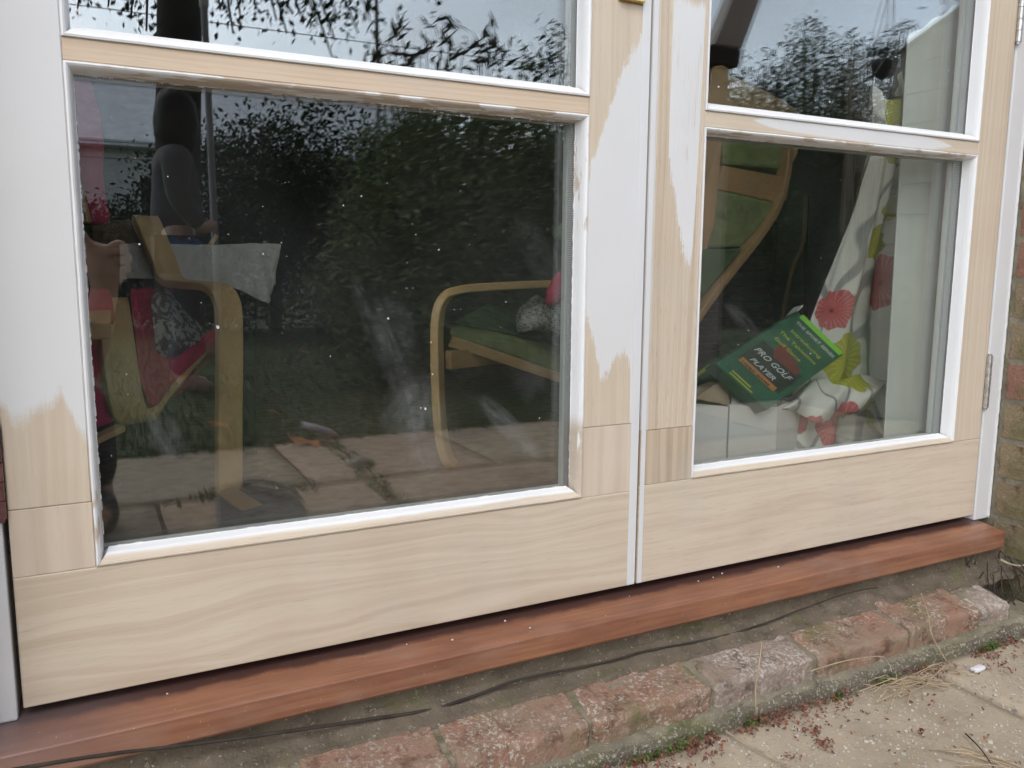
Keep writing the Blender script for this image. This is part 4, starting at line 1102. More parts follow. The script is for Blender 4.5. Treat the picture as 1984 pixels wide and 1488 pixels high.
# slatted cupboard far in
cb_ = thing('slatted_cupboard', 'dark red slatted wooden cupboard deep in the room', 'cupboard', at(1440, 700, 2.0))
YC = 2.0; pa = at(1340, 420, YC); pb = at(1508, 420, YC); pz0 = 0.0; pz1 = at(1400, 470, YC).z
for x in (pa.x, pb.x - 0.03): box('upright', x, x + 0.03, YC, YC + 0.35, pz0, pz1 + 0.08, M['furn'], cb_)
k = 0; z = 0.05
while z < pz1:
    box('slat', pa.x + 0.0302, pb.x - 0.0302, YC + 0.004 + 0.004 * (k % 2), YC + 0.02, z, z + 0.03, M['furn'], cb_); z += 0.037; k += 1
box('cabinet_top', pa.x, pb.x, YC, YC + 0.36, pz1 + 0.081, pz1 + 0.1, M['furn'], cb_)
tp_ = thing('tripod_chair', 'narrow wooden stand with a curved leg beside the cupboard', 'stand', at(1545, 700, 1.7))
ribbon('leg', [at(1560, 380, 1.6), at(1555, 470, 1.6), at(1535, 520, 1.6), at(1515, 620, 1.6), at(1505, 760, 1.6)], Vector((0.012, 0.004, 0)), 0.015, M['birch_d'], tp_, k=4)
ribbon('leg', [at(1562, 380, 1.62), at(1560, 560, 1.64), at(1556, 800, 1.62)], Vector((0.012, 0.004, 0)), 0.015, M['furn'], tp_, k=3)

# --- white carton with open flaps
cx = thing('white_carton', 'white cardboard carton with open flaps behind the right pane', 'carton', at(1450, 885, .12))
def px2(px, py, Y): return at(px, py, Y)
A0 = at(1330, 780, .115); A1 = at(1411, 786, .115); B0 = at(1414, 786, .115); B1 = at(1505, 788, .11); C1 = at(1566, 770, .16); C2 = at(1566, 772, .16)
def panel(name, tops, mat, thick=0.0035):
    pts = [Vector(p) for p in tops]; low = [Vector((p.x, p.y, 0.0)) for p in reversed(pts)]
    d = (pts[-1] - pts[0]); d.z = 0; nrm = Vector((-d.y, d.x, 0)).normalized() * thick
    return prism(name, pts + low, nrm, mat, cx)
panel('side_panel', [at(1300, 778, .125), at(1345, 782, .12), at(1411, 788, .118)], M['card'])
panel('side_panel', [at(1414.5, 784, .118), at(1460, 787, .114), at(1506, 789, .11)], M['card'])
panel('side_panel', [at(1507, 788, .1105), at(1540, 775, .15), at(1566, 770, .19)], M['card'])
panel('back_panel', [at(1330, 745, .30), at(1450, 752, .30), at(1566, 750, .30)], M['card_b'])
prism('flap', [at(1345, 772, .122), at(1385, 745, .14), at(1398, 742, .15), at(1413, 752, .15), at(1414, 788, .1205), at(1405, 784, .122)], (0.001, 0.003, 0), M['card_b'], cx)
prism('flap', [at(1300, 800, .12), at(1300, 765, .14), at(1345, 752, .16), at(1395, 748, .17), at(1410, 790, .135)], (0, 0.003, 0), M['card_b'], cx)
prism('flap', [at(1418, 789, .117), at(1420, 757, .16), at(1500, 757, .17), at(1506, 790, .1135)], (0, 0.003, 0), M['card'], cx)
box('base_panel', at(1300, 780, .13).x, at(1550, 770, .2).x, .14, .30, 0.001, 0.006, M['card'], cx)
tb1 = MB(); tb1.tube([at(1422, 752, .15), at(1452, 786, .19)], 0.006, 12)
tag(tb1.build('white_tube', M['card'], None, smooth=True), 'short white tube leaning inside the white carton', 'tube')
kb = thing('rounded_card', 'brown rounded piece of card standing in the carton', 'card', at(1390, 800, .2))
prism('card_sheet', [at(1340, 790, .2), at(1342, 762, .2), at(1355, 748, .2), at(1375, 741, .2), at(1398, 742, .2), at(1415, 752, .2), at(1422, 770, .2), at(1424, 800, .2), at(1420, 900, .2), at(1340, 900, .2)], (0.001, 0.004, 0), M['card_b'], kb, bevel=0.001)

# --- green game box
gb = thing('game_box', 'dark green golf game box with yellow and white lettering leaning on the curtain', 'game box', at(1500, 760, .25))
G0 = at(1545, 602, .165); G1 = at(1634, 687, .132); G3 = at(1386, 704, .120); G2 = G1 + G3 - G0
ux = (G1 - G0); Wb = ux.length; ux.normalize(); vy = (G3 - G0); Hb = vy.length; vy.normalize()
nz_ = ux.cross(vy).normalized()
if nz_.dot(CAM - G0) < 0: nz_ = -nz_
TB = 0.03
face = [G0, G0 + ux * Wb, G0 + ux * Wb + vy * Hb, G0 + vy * Hb]
box_o = prism('carton', face, -nz_ * TB, M['box_g'], gb, bevel=0.0018)
# left side band, brighter green
sb_ = MB()
def on(u, v, h=0.0006): return G0 + ux * (u * Wb) + vy * (v * Hb) + nz_ * h
def quad(name, u0, v0, u1, v1, mat, h=0.0006, sk=0.0):
    q = [on(u0, v0, h), on(u1, v0 + sk, h), on(u1, v1 + sk, h), on(u0, v1, h)]
    return prism(name, q, nz_ * 0.0003, mat, gb)
quad('lime_stripe', 0.10, -0.01, 0.97, 0.045, M['ink_g'])
quad('black_panel', 0.10, 0.50, 0.90, 0.80, M['ink_k'])
quad('orange_band', 0.14, 0.77, 0.82, 0.825, M['ink_o'], 0.001)
prism('red_crest', [on(0.30, 0.36), on(0.42, 0.38), on(0.80, 0.47), on(0.84, 0.54), on(0.40, 0.56), on(0.30, 0.5)], nz_ * 0.0004, M['ink_r'], gb)
for (u0, v0) in ((0.02, 0.06), (0.045, 0.12), (0.0, 0.2)):
    prism('foil_line', [on(u0, v0, 0.0007), on(u0 + 0.008, v0, 0.0007), on(u0 + 0.008, v0 + 0.5, 0.0007), on(u0, v0 + 0.5, 0.0007)], nz_ * 0.0002, M['box_side'], gb)
def text(s, u, v, size, mat, shear=0.0, h=0.0012, fit=None):
    cu = bpy.data.curves.new('print', 'FONT'); cu.body = s; cu.size = size; cu.extrude = 0.0003; cu.shear = shear; cu.resolution_u = 3; cu.offset = size * 0.012
    tmp = bpy.data.objects.new('print', cu); COL.objects.link(tmp)
    bpy.context.view_layer.update()
    me = bpy.data.meshes.new_from_object(tmp.evaluated_get(bpy.context.evaluated_depsgraph_get()))
    bpy.data.objects.remove(tmp); me.name = 'lettering'; me.materials.clear(); me.materials.append(mat)
    o = bpy.data.objects.new('lettering', me); COL.objects.link(o)
    bpy.context.view_layer.update()
    w = max(o.dimensions.x, 1e-6); sx = (fit / w) if fit else 1.0
    base = on(u, v, h)
    for vt in me.vertices: vt.co = base + ux * (vt.co.x * sx) - vy * vt.co.y + nz_ * vt.co.z
    o.parent = gb; o.location = -Vector(gb.location)
    return o
text('THE SPORT SERIES', 0.14, 0.12, 0.0118, M['ink_w'], fit=Wb * 0.80)
text('Introducing', 0.20, 0.23, 0.0125, M['ink_y'], fit=Wb * 0.62)
text('The Tabletime', 0.12, 0.32, 0.0125, M['ink_y'], fit=Wb * 0.74)
text('Golf Game', 0.16, 0.41, 0.0125, M['ink_y'], fit=Wb * 0.52)
text('PRO GOLF', 0.13, 0.64, 0.020, M['ink_w'], 0.3, fit=Wb * 0.70)
text('PLAYER', 0.22, 0.745, 0.016, M['ink_w'], 0.3, fit=Wb * 0.46)
text('VIDEO GAME', 0.17, 0.818, 0.0065, M['ink_k'], 0.0, h=0.0018, fit=Wb * 0.55)
quad('yellow_print_line', 0.22, 0.935, 0.58, 0.95, M['ink_y']); quad('yellow_print_line', 0.22, 0.965, 0.66, 0.98, M['ink_y'])
# flap end sticking up
prism('open_flap', [on(0.0, 0.0, 0.0), on(0.0, 0.0, -TB), on(-0.06, -0.10, -TB * 0.7), on(-0.03, -0.09, 0)], ux * 0.002, M['card'], gb)
# small green leaflet at the left of the carton
bk = thing('green_leaflet', 'small dark green leaflet with yellow edge in the carton corner', 'leaflet', at(1360, 720, .2))
prism('cover_sheet', [at(1338, 735, .2), at(1372, 705, .2), at(1394, 694, .2), at(1396, 716, .2), at(1350, 742, .2), at(1338, 748, .2)], (0, 0.006, 0), M['box_side'], bk)
prism('printed_edge', [at(1345, 727, .199), at(1374, 706, .199), at(1378, 709, .199), at(1350, 733, .199)], (0, 0.0008, 0), M['ink_y'], bk)
prism('cover_sheet', [at(1376, 722, .24), at(1396, 702, .24), at(1400, 745, .24), at(1350, 748, .24)], (0, 0.006, 0), M['black'], bk)

# --- printed curtain
FLOW = []
def flower(px, py, rpx, kind, sx=1.0):
    p = at(px, py, .15); FLOW.append((p.x, p.z, rpx / 1180, kind, sx))
flower(1625, 603, 48, 'r'); flower(1722, 548, 66, 'r', 0.55); flower(1622, 822, 60, 'r', 0.8); flower(1655, 700, 68, 'g'); flower(1698, 470, 42, 'g', 0.95); flower(1712, 405, 36, 'g', 1.0); flower(1665, 790, 30, 'g'); flower(1560, 820, 26, 'r')
flower(1708, 222, 34, 'g', 1.0); flower(1700, 305, 22, 'g', 1.0); flower(1738, 345, 20, 'r', 0.5); flower(1745, 560, 40, 'r', 0.5); flower(1705, 815, 22, 'g', 0.6)
def curtain_mat():
    t = NT('printed_curtain'); s = t.sep()
    wob = t.math('MULTIPLY', t.math('SUBTRACT', t.noise(20, 2), 0.5), 0.02)
    base = t.mix(t.noise(5, 3), (0.60, 0.58, 0.52), (0.66, 0.64, 0.58))
    # grey tendrils
    tn = t.noise(3.2, 1, 0.4, t.map((1.2, 0.2, 0.7), (0.4, 0, 2.2)))
    ln = t.math('SUBTRACT', 1.0, t.step(t.math('ABSOLUTE', t.math('SUBTRACT', tn, 0.5)), 0.006, 0.013))
    tn2 = t.noise(4.1, 1, 0.4, t.map((1.5, 0.2, 0.8), (7.4, 0, 5.2)))
    ln = t.math('MAXIMUM', ln, t.math('SUBTRACT', 1.0, t.step(t.math('ABSOLUTE', t.math('SUBTRACT', tn2, 0.46)), 0.008, 0.016)))
    col = t.mix(t.math('MULTIPLY', ln, 0.8), base, (0.2, 0.2, 0.2))
    for (cx_, cz_, r, kd, sx) in FLOW:
        dx = t.math('DIVIDE', t.math('SUBTRACT', s['X'], cx_), sx); dz = t.math('SUBTRACT', s['Z'], cz_)
        d = t.math('SQRT', t.math('ADD', t.math('MULTIPLY', dx, dx), t.math('MULTIPLY', dz, dz)))
        an = t.math('ARCTAN2', dz, dx)
        pet = t.math('MULTIPLY', t.math('SINE', t.math('MULTIPLY', an, 9.0)), r * 0.05)
        mk = t.math('SUBTRACT', 1.0, t.step(t.math('ADD', t.math('ADD', d, pet), wob), r * 0.93, r * 1.0))
        ray = t.step(t.math('SINE', t.math('MULTIPLY_ADD', an, 26.0, t.math('MULTIPLY', t.noise(60, 2), 6.0))), 0.2, 0.95)
        ray = t.math('MULTIPLY', ray, t.step(d, r * 0.1, r * 0.5))
        if kd == 'r': c = t.mix(t.math('MULTIPLY', ray, 0.35), (0.46, 0.11, 0.11), (0.62, 0.38, 0.34))
        else: c = t.mix(t.math('MULTIPLY', ray, 0.4), (0.34, 0.33, 0.03), (0.5, 0.48, 0.22))
        c = t.mix(t.math('SUBTRACT', 1.0, t.step(d, r * 0.02, r * 0.16)), c, (0.12, 0.08, 0.06))
        col = t.mix(mk, col, c)
    t.bump(t.noise(600, 2), 0.2, 0.0006)
    return t.fin(col, 0.9, 0.2)
M['curtain'] = curtain_mat()
ct = thing('curtain', 'cream curtain printed with red and green flowers hitched up behind right door', 'curtain', at(1660, 880, .2))
rows = [(165, 1694, 1752, .12), (190, 1690, 1757, .12), (250, 1690, 1756, .12), (300, 1686, 1750, .12), (380, 1662, 1746, .13), (430, 1646, 1742, .14), (500, 1618, 1738, .15), (560, 1594, 1736, .16), (620, 1572, 1732, .17), (700, 1560, 1728, .18), (760, 1540, 1724, .18), (840, 1530, 1722, .17), (900, 1520, 1722, .16), (1010, 1515, 1722, .15)]
def cur(u, v):
    x = v * (len(rows) - 1); i = min(int(x), len(rows) - 2); f = x - i
    r = [rows[i][k] * (1 - f) + rows[i + 1][k] * f for k in range(4)]
    px = r[1] + (r[2] + 7 - r[1]) * u
    k = max(0.0, 1 - v / 0.2) ** 1.5
    top = 150 + 52 * math.sin(u * math.pi) ** 1.3 - 14 * u
    py_ = r[0] + (top - 165) * k
    fold = 0.016 * math.sin(u * 9 + v * 3.0) * (0.5 + u * 0.5) + 0.007 * math.sin(u * 21 - v * 4)
    p = at(px, py_, r[3]); q = Vector((p.x, p.y + fold, p.z)); return q
sheet('drape', cur, 90, 120, M['curtain'], ct, 0.0015)
prism('hollow_shade', [at(1694, 140, .175), at(1706, 118, .175), at(1728, 98, .175), at(1752, 60, .175), at(1775, 40, .175), at(1775, 250, .175), at(1742, 215, .175), at(1714, 205, .175), at(1700, 180, .175)], (0.01, 0.04, 0), M['black'], ct, bevel=0.006)  # black sheet added for the shade inside the curtain's folded hollow
# gathered folds lying over the carton
def swag(u, v):
    px = 1514 + 200 * u
    py = 772 - 42 * math.sin(min(1, u * 1.25) * math.pi * 0.62) + (66 * v) * (0.3 + 0.9 * math.sin(u * math.pi)) + 6 * math.sin(u * 14 + v * 3)
    return at(px, py, .135 + 0.03 * (1 - v) - 0.022 * math.sin(v * math.pi) + 0.008 * math.sin(u * 17 + v * 5))
sheet('lower_fold', swag, 60, 24, M['curtain'], ct, 0.0015)
# lining panel
ln_ = thing('curtain_lining', 'plain pale lining of the curtain hanging flat beside the right jamb', 'curtain lining', at(1780, 860, .09))
def lin(u, v):
    y = .085 + 0.0012 * math.sin(u * 7) + 0.0004 * math.sin(u * 31)
    tpx = 1757 + 130 * u; tpy = 72 - 85 * u - 3 * math.sin(u * 20)
    bpx = 1706 + 150 * u; bpy_ = 930
    a = at(tpx, tpy, y); b = at(bpx, bpy_, y)
    return a.lerp(b, v)
sheet('lining_panel', lin, 60, 60, M['lining'], ln_, 0.002)

# ------------------------------------------------------------------ garden seen mirrored in the panes
def tree(name, label, cat, base, trunk_h, tr, clumps, n, lsize, lmat, aspect=0.45, group=None, flat=0.0, spread=1.0, droop=None, limbs=True):
    t_ = thing(name, label, cat, base, group)
    base = Vector(base)
    tk = MB()
    tk.tube(smooth_path([base + Vector((0, 0, -0.1)), base + Vector((0.02, 0.01, trunk_h * 0.35)), base + Vector((-0.02, 0.03, trunk_h * 0.7)), base + Vector((0.03, 0, trunk_h))], 4), [tr * (1 - 0.35 * i / 12) for i in range(13)], 10)
    pts = []
    tot = sum(c[3] ** 2 * c[4] for c in clumps)
    for (x, y, z, r, rz) in clumps:
        if limbs: tk.tube(smooth_path([base + Vector((0, 0, trunk_h * 0.75)), (base + Vector((0, 0, trunk_h))).lerp(Vector((x, y, z)), 0.6), (x, y, z)], 3), [tr * 0.35, tr * 0.3, tr * 0.28, tr * 0.24, tr * 0.18, tr * 0.12, tr * 0.06], 6)
        k = max(6, int(n * r * r * rz / tot))
        sub = max(4, k // 12)
        cs = NP.normal(size=(sub, 3)); cs /= np.linalg.norm(cs, axis=1)[:, None]; cs *= NP.uniform(0.25, 1.0, (sub, 1)) ** 0.5
        cs = cs * np.array([r, r, rz]) + np.array([x, y, z])
        idx = NP.integers(0, sub, k)
        cl_ = cs[idx] + NP.normal(size=(k, 3)) * np.array([r, r, rz]) * 0.17
        un = NP.normal(size=(k, 3)); un /= np.linalg.norm(un, axis=1)[:, None]; un *= NP.uniform(0, 1, (k, 1)) ** 0.4
        un = un * np.array([r, r, rz]) * 0.95 + np.array([x, y, z])
        pts.append(np.where(NP.uniform(size=(k, 1)) < 0.55, un, cl_))
    tk.build('trunk', M['bark'], t_, smooth=True)
    leaves('crown', np.concatenate(pts), lsize, lmat, t_, aspect=aspect, flat=flat, droop=droop)
    return t_
def gpt(px, py, D): return gar(px, py, D)

# big bush in the middle
b0 = gpt(900, 480, 3.4)
cl = []
for (px, py, D, r) in ((900, 300, 3.4, .55), (1010, 290, 3.5, .5), (800, 330, 3.5, .45), (1060, 420, 3.3, .55), (900, 460, 3.2, .6), (760, 450, 3.4, .45), (700, 560, 3.3, .4), (860, 620, 3.1, .55), (1020, 600, 3.1, .55), (1150, 520, 3.3, .5), (960, 700, 3.0, .45), (760, 680, 3.2, .4), (1200, 400, 3.5, .5), (1120, 330, 3.6, .4)):
    p = gpt(px, py, D); cl.append((p.x, p.y, p.z, r * 0.8, r * 0.75))
tree('large_bush', 'big dark green bush reflected in the middle of the left pane', 'bush', (b0.x, -3.5, GZ), 1.0, 0.06, cl, 60000, 0.042, M['leaf_bush'], aspect=0.4)
# hedge row across the back of the lawn
for i, (px, py, D, r, lb) in enumerate(((225, 480, 7.5, 0.9, 'dark hedge shrub left of the standing person'), (530, 470, 7.0, 1.1, 'dark hedge shrub behind the washing line pole'), (620, 430, 6.5, 1.4, 'dark shrub between the pole and the big bush'), (60, 470, 7.8, 1.1, 'dark hedge shrub at the far left of the garden'))):
    p = gpt(px, py, D)
    tz = gpt(px, {225: 390, 530: 230, 620: 200, 60: 385}[px], D).z - GZ
    cl = [(p.x + dx, p.y + dy, GZ + tz * dz, r * .6, min(r * .5, tz * 0.3)) for dx, dy, dz in ((-.5, 0, .25), (.5, 0, .25), (0, .1, .5), (-.6, .1, 0.62), (.6, .1, 0.62), (0, 0, 0.75))]
    tree('hedge_shrub', lb, 'shrub', (p.x, p.y, GZ), 0.9, 0.06, cl, 16000, 0.055, M['leaf_dark'], group='hedge shrubs across the lawn')
# trees behind, on the right
for i, (px, py, D, r, hz, mt, lb) in enumerate(((1500, 300, 7.0, .9, 1.5, 'leaf_dark', 'dark conifer beside the weathered timber strut'), (1570, 260, 7.5, .95, 1.6, 'leaf_mid', 'tallest feathery green tree in the right upper pane'), (1640, 300, 7.0, .9, 1.1, 'leaf_olive', 'olive green rounded tree right of the tall feathery tree'), (1730, 330, 7.0, .9, 0.9, 'leaf_dark', 'dark low shrub in front of the board fence'), (1420, 330, 6.0, .9, .8, 'leaf_mid', 'green shrub behind the timber post'))):
    p = gpt(px, py, D); cl = []
    topz = gpt(px, {1500: 115, 1570: 45, 1640: 105, 1730: 150, 1420: 150}[px], D).z
    for k in range(11):
        f = k / 10; rr = r * (0.95 - 0.62 * f) * 0.95
        cl.append((p.x + R.uniform(-.25, .25) * (1.2 - f), p.y + R.uniform(-.2, .2), GZ + 0.5 + (topz - GZ - 0.65) * f, rr, rr * 0.9 + 0.1))
    tree('garden_tree', lb, 'tree', (p.x, p.y, GZ), topz * 0.55, 0.09, cl, 42000, 0.06, M[mt], aspect=0.3, droop=(0, 0, 0.5))
# silvery leaved shrub
p = gpt(1690, 150, 4.2)
sv = thing('silver_shrub', 'pale silvery leaved shrub reflected above the printed curtain', 'shrub', (p.x, p.y, GZ))
pts = []; stems = MB()
for (px, py) in ((1665, 75), (1672, 95), (1690, 100), (1702, 85), (1655, 130), (1682, 140), (1700, 118), (1730, 80), (1745, 95), (1755, 55), (1770, 45), (1718, 112), (1660, 150), (1675, 170), (1690, 180)):
    q = gpt(px, py, 4.2 + R.uniform(-.2, .2)); stems.tube(smooth_path([(p.x, p.y, GZ), ((p.x + q.x) / 2, p.y, 0.8), q], 4), 0.006, 5)
    for _ in range(26): pts.append((q.x + R.gauss(0, .035), q.y + R.gauss(0, .05), q.z + R.gauss(0, .05)))
stems.build('stems', M['twig'], sv); leaves('foliage', pts, 0.07, M['leaf_pale'], sv, aspect=0.22, flat=0.5)
hb_ = thing('hanging_basket', 'dark hanging basket reflected beside the top of the lining', 'hanging basket', gpt(1732, 170, 1.75))
hc = gpt(1732, 122, 1.75); pts = []
vs = []; fs = []
for a in range(13):
    th_ = math.pi * (0.5 + 0.5 * a / 12)
    for b in range(24):
        ph_ = b / 24 * 2 * math.pi; rr = 0.062 * math.sin(th_) * (1 + 0.05 * math.sin(ph_ * 5)); vs.append(hc + Vector((rr * math.cos(ph_), rr * math.sin(ph_), 0.085 * math.cos(th_) + 0.02)))
for a in range(12):
    for b in range(24): q = a * 24 + b; q2 = a * 24 + (b + 1) % 24; fs.append((q, q2, q2 + 24, q + 24))
fs.append(tuple(range(24)))
mesh('basket_bowl', vs, fs, M['black'], hb_, smooth=True)
cdm = MB()
for k in range(3):
    a = k * 2.1; cdm.tube([hc + Vector((0.06 * math.cos(a), 0.06 * math.sin(a), 0.02)), hc + Vector((0.02, 0, 0.42))], 0.0022, 5)
cdm.build('chain', M['root'], hb_)
for k in range(150): pts.append(hc + Vector((R.gauss(0, .045), R.gauss(0, .045), 0.04 + abs(R.gauss(0, .03)))))
leaves('foliage', [tuple(p_) for p_ in pts], 0.032, M['leaf_dark'], hb_, aspect=0.3)
# overhanging tree with trunk and drooping sprays
TD = 5.2
tb_ = gpt(350, 480, TD)
ot = thing('overhanging_tree', 'dark tree trunk with drooping leafy boughs across the left upper pane', 'tree', (tb_.x, -TD, GZ))
tk = MB(); w0 = (gpt(395, 100, TD).x - gpt(303, 100, TD).x) / 2
axb = gpt(345, 480, TD); axt = gpt(350, 0, TD)
tk.tube([(axb.x, -TD, GZ - .1), (axb.x, -TD, .6), (axt.x, -TD, axt.z), (axt.x + .15, -TD, axt.z + 2.0)], [w0 * 1.08, w0, w0 * 0.95, w0 * 0.7], 14)
pts = []; big = []
def spray(p0, p1, nl, droop=0.25):
    p0 = Vector(p0); p1 = Vector(p1)
    mid = p0.lerp(p1, 0.5) + Vector((0, 0, droop))
    path = smooth_path([p0, mid, p1], 6); tk.tube(path, [0.02 * (1 - i / len(path)) + 0.004 for i in range(len(path))], 5)
    for _ in range(nl):
        t_ = R.random() ** 0.7; i = min(int(t_ * (len(path) - 1)), len(path) - 2); q = path[i].lerp(path[i + 1], R.random())
        pts.append((q.x + R.gauss(0, .05), q.y + R.gauss(0, .08), q.z + R.gauss(0, .05) - 0.03))
root = Vector((axt.x, -TD, axt.z + 0.9))
for (px, py, D, nl) in ((150, 12, 5.0, 70), (210, 8, 4.8, 80), (255, 28, 4.8, 120), (285, 55, 4.8, 90), (240, -30, 5, 150), (320, -60, 5, 150), (430, 15, 4.6, 180), (470, 30, 4.6, 140), (455, 60, 4.6, 60), (500, 10, 4.6, 180), (540, 35, 4.5, 100), (585, 20, 4.4, 160), (620, 45, 4.4, 120), (655, 75, 4.4, 90),
                        (660, 30, 4.4, 160), (700, 60, 4.3, 130), (720, 20, 4.3, 170), (610, -40, 4.4, 250), (500, -50, 4.5, 250), (420, -60, 4.6, 250), (700, -50, 4.3, 250), (760, -30, 4.2, 200), (860, 5, 4.2, 70), (650, 110, 4.4, 20), (560, 60, 4.4, 30)):
    q = gpt(px, py, D); st_ = root.lerp(q, 0.35) + Vector((0, 0, 0.5)); spray(st_, q, nl)
tk.build('trunk', M['bark'], ot, smooth=True)
leaves('crown', pts, 0.05, M['leaf_dark'], ot, aspect=0.55, droop=(0, 0, -0.5))
# sapling with long leaves, right part of the left upper pane
sp_ = thing('tall_shrub', 'tall shrub with long pointed leaves reflected in the left upper pane', 'shrub', gpt(880, 505, 3.9) * 1.0)
sp_.location.z = GZ; WLOC[sp_.name] = Vector(sp_.location)
st = MB(); pts = []
bs = Vector((sp_.location.x, -3.9, GZ))
for (px, py) in ((735, 90), (760, 60), (790, 110), (830, 60), (865, 50), (880, 75), (905, 100), (940, 85), (955, 75), (935, 120), (970, 95), (985, 105), (870, 110), (820, 100), (740, 130), (760, 100), (780, 40), (725, 50)):
    q = gpt(px, py, 3.9); st.tube(smooth_path([bs, (bs + q) / 2 + Vector((R.uniform(-.1, .1), 0, .1)), q], 5), [0.012 - 0.0009 * i for i in range(11)], 5)
    for _ in range(12): pts.append((q.x + R.gauss(0, .04), q.y + R.gauss(0, .06), q.z + R.gauss(0, .045)))
st.build('stems', M['bark'], sp_); leaves('foliage', pts, 0.11, M['leaf_dark'], sp_, aspect=0.22)
s2 = thing('airy_shrub', 'airy small leaved shrub reflected beside the spacer of the left upper pane', 'shrub', (gpt(1060, 505, 4.5).x, -4.5, GZ))
st = MB(); pts = []; bs = Vector(s2.location)
for (px, py) in ((1015, 125), (1030, 110), (1045, 130), (1060, 120), (1075, 60), (1095, 80), (1080, 100), (1100, 120), (1050, 145), (1110, 70), (1120, 140), (1085, 135), (1130, 100)):
    q = gpt(px, py, 4.5); st.tube(smooth_path([bs, (bs + q) / 2, q], 5), [0.01 - 0.0008 * i for i in range(11)], 5)
    for _ in range(34): pts.append((q.x + R.gauss(0, .06), q.y + R.gauss(0, .08), q.z + R.gauss(0, .06)))
st.build('stems', M['bark'], s2); leaves('foliage', pts, 0.06, M['leaf_mid'], s2, aspect=0.35)

# washing line pole
p0 = gpt(398, 0, 4.0); p1 = gpt(420, 470, 4.0)
pl = MB(); pl.tube([(p1.x, -4.0, GZ - .1), (p1.x, -4.0, 0.6), (p0.x, -4.0, p0.z), (p0.x - .02, -4, p0.z + 0.5)], 0.019, 12)
po = thing('washing_line_pole', 'thin grey metal pole standing beside the reflected person', 'pole', (p1.x, -4.0, GZ)); pl.build('post', M['pole'], po, smooth=True)
pc = MB(); pc.tube([(p0.x, -4.0, gpt(385, 5, 4).z), (p0.x, -4.0, gpt(385, -20, 4).z)], 0.026, 12); pc.build('collar', M['card'], po)
p2 = gpt(740, 300, 4.6); pl = MB(); pl.tube([(p2.x, -4.6, GZ - .1), (gpt(735, 0, 4.6).x, -4.6, gpt(735, -30, 4.6).z)], 0.014, 10)
tag(pl.build('garden_cane', M['pole'], None, smooth=True), 'slim pale cane standing in front of the big bush', 'cane')
# neighbour's house far behind
nh = thing('neighbour_house', 'pale house with a grey roof far beyond the garden hedge', 'house', (1.5, -17, GZ))
e0 = gpt(100, 262, 16).z; r1 = gpt(400, 130, 16).z
xa, xb = gpt(60, 200, 16).x - 4, gpt(830, 200, 16).x + 1
box('wall', xa + .3, xb - .3, -22, -16.3, GZ, e0, M['render'], nh)
rfm = MB(); rfm.add([(xa, -15.9, e0), (xb, -15.9, e0), (xb - .5, -18.6, r1 * 1.10), (xa + .5, -18.6, r1 * 1.10), (xa, -15.9, e0 - .1), (xb, -15.9, e0 - .1), (xb, -22.3, e0 - .1), (xa, -22.3, e0 - .1)],
        [(0, 1, 2, 3), (4, 5, 1, 0), (3, 2, 6, 7), (0, 3, 7, 4), (1, 5, 6, 2), (4, 7, 6, 5)]); rfm.build('roof', M['roof'], nh)
for k in range(4):
    x = xa + 3 + k * 2.6; w_ = box('window', x, x + 1.1, -16.33, -16.25, 1.0, 2.1, M['inner'], nh); box('pane', x + .08, x + 1.02, -16.26, -16.24, 1.08, 2.02, M['black'], w_)
for (z, x0_, x1_, D, lb) in ((gpt(400, 36, 9).z, -7, 9, 9.0, 'highest'), (gpt(200, 268, 8).z, -6, 3, 8.0, 'middle'), (gpt(200, 300, 7.6).z, -6, 3, 7.6, 'lowest')):
    wr = MB(); wr.tube([(x0_, -D, z), (-1, -D, z - .02), (x1_, -D, z)], 0.006, 5)
    tag(wr.build('line_wire', M['pole'], None), lb + ' of three thin wires stretched across the garden', 'wire')
# weathered timber structure near the doors
ts = thing('timber_pergola', 'weathered grey timber post, beam and strut reflected in the right upper pane', 'pergola', (gpt(1420, 300, 2.6).x, -2.6, GZ))
D = 2.6
prism('strut', [gpt(1435, -10, D), gpt(1492, -10, D), gpt(1456, 88, D), gpt(1398, 80, D)], (0, -0.09, 0), M['beam'], ts, bevel=0.003)
c0 = gpt(1435, -10, D); c1 = gpt(1492, -10, D)
prism('strut', [c0 + Vector((0, 0.001, 0)), c1 + Vector((0, 0.001, 0)), c1 + (gpt(1492, -10, D) - gpt(1456, 88, D)) * 3, c0 + (gpt(1492, -10, D) - gpt(1456, 88, D)) * 3], (0, -0.09, 0), M['beam'], ts, bevel=0.003)
prism('beam', [gpt(1250, 70, D - .05), gpt(1456, 90, D - .05), gpt(1450, 124, D - .05), gpt(1250, 100, D - .05)], (0, -0.12, 0), M['beam_d'], ts, bevel=0.003)
pt_ = gpt(1378, 116, D + .02); pt2 = gpt(1440, 122, D + .02)
box('post', pt_.x, pt2.x, -D - .15, -D - .05, GZ - .1, pt_.z, M['beam'], ts, 0.003)
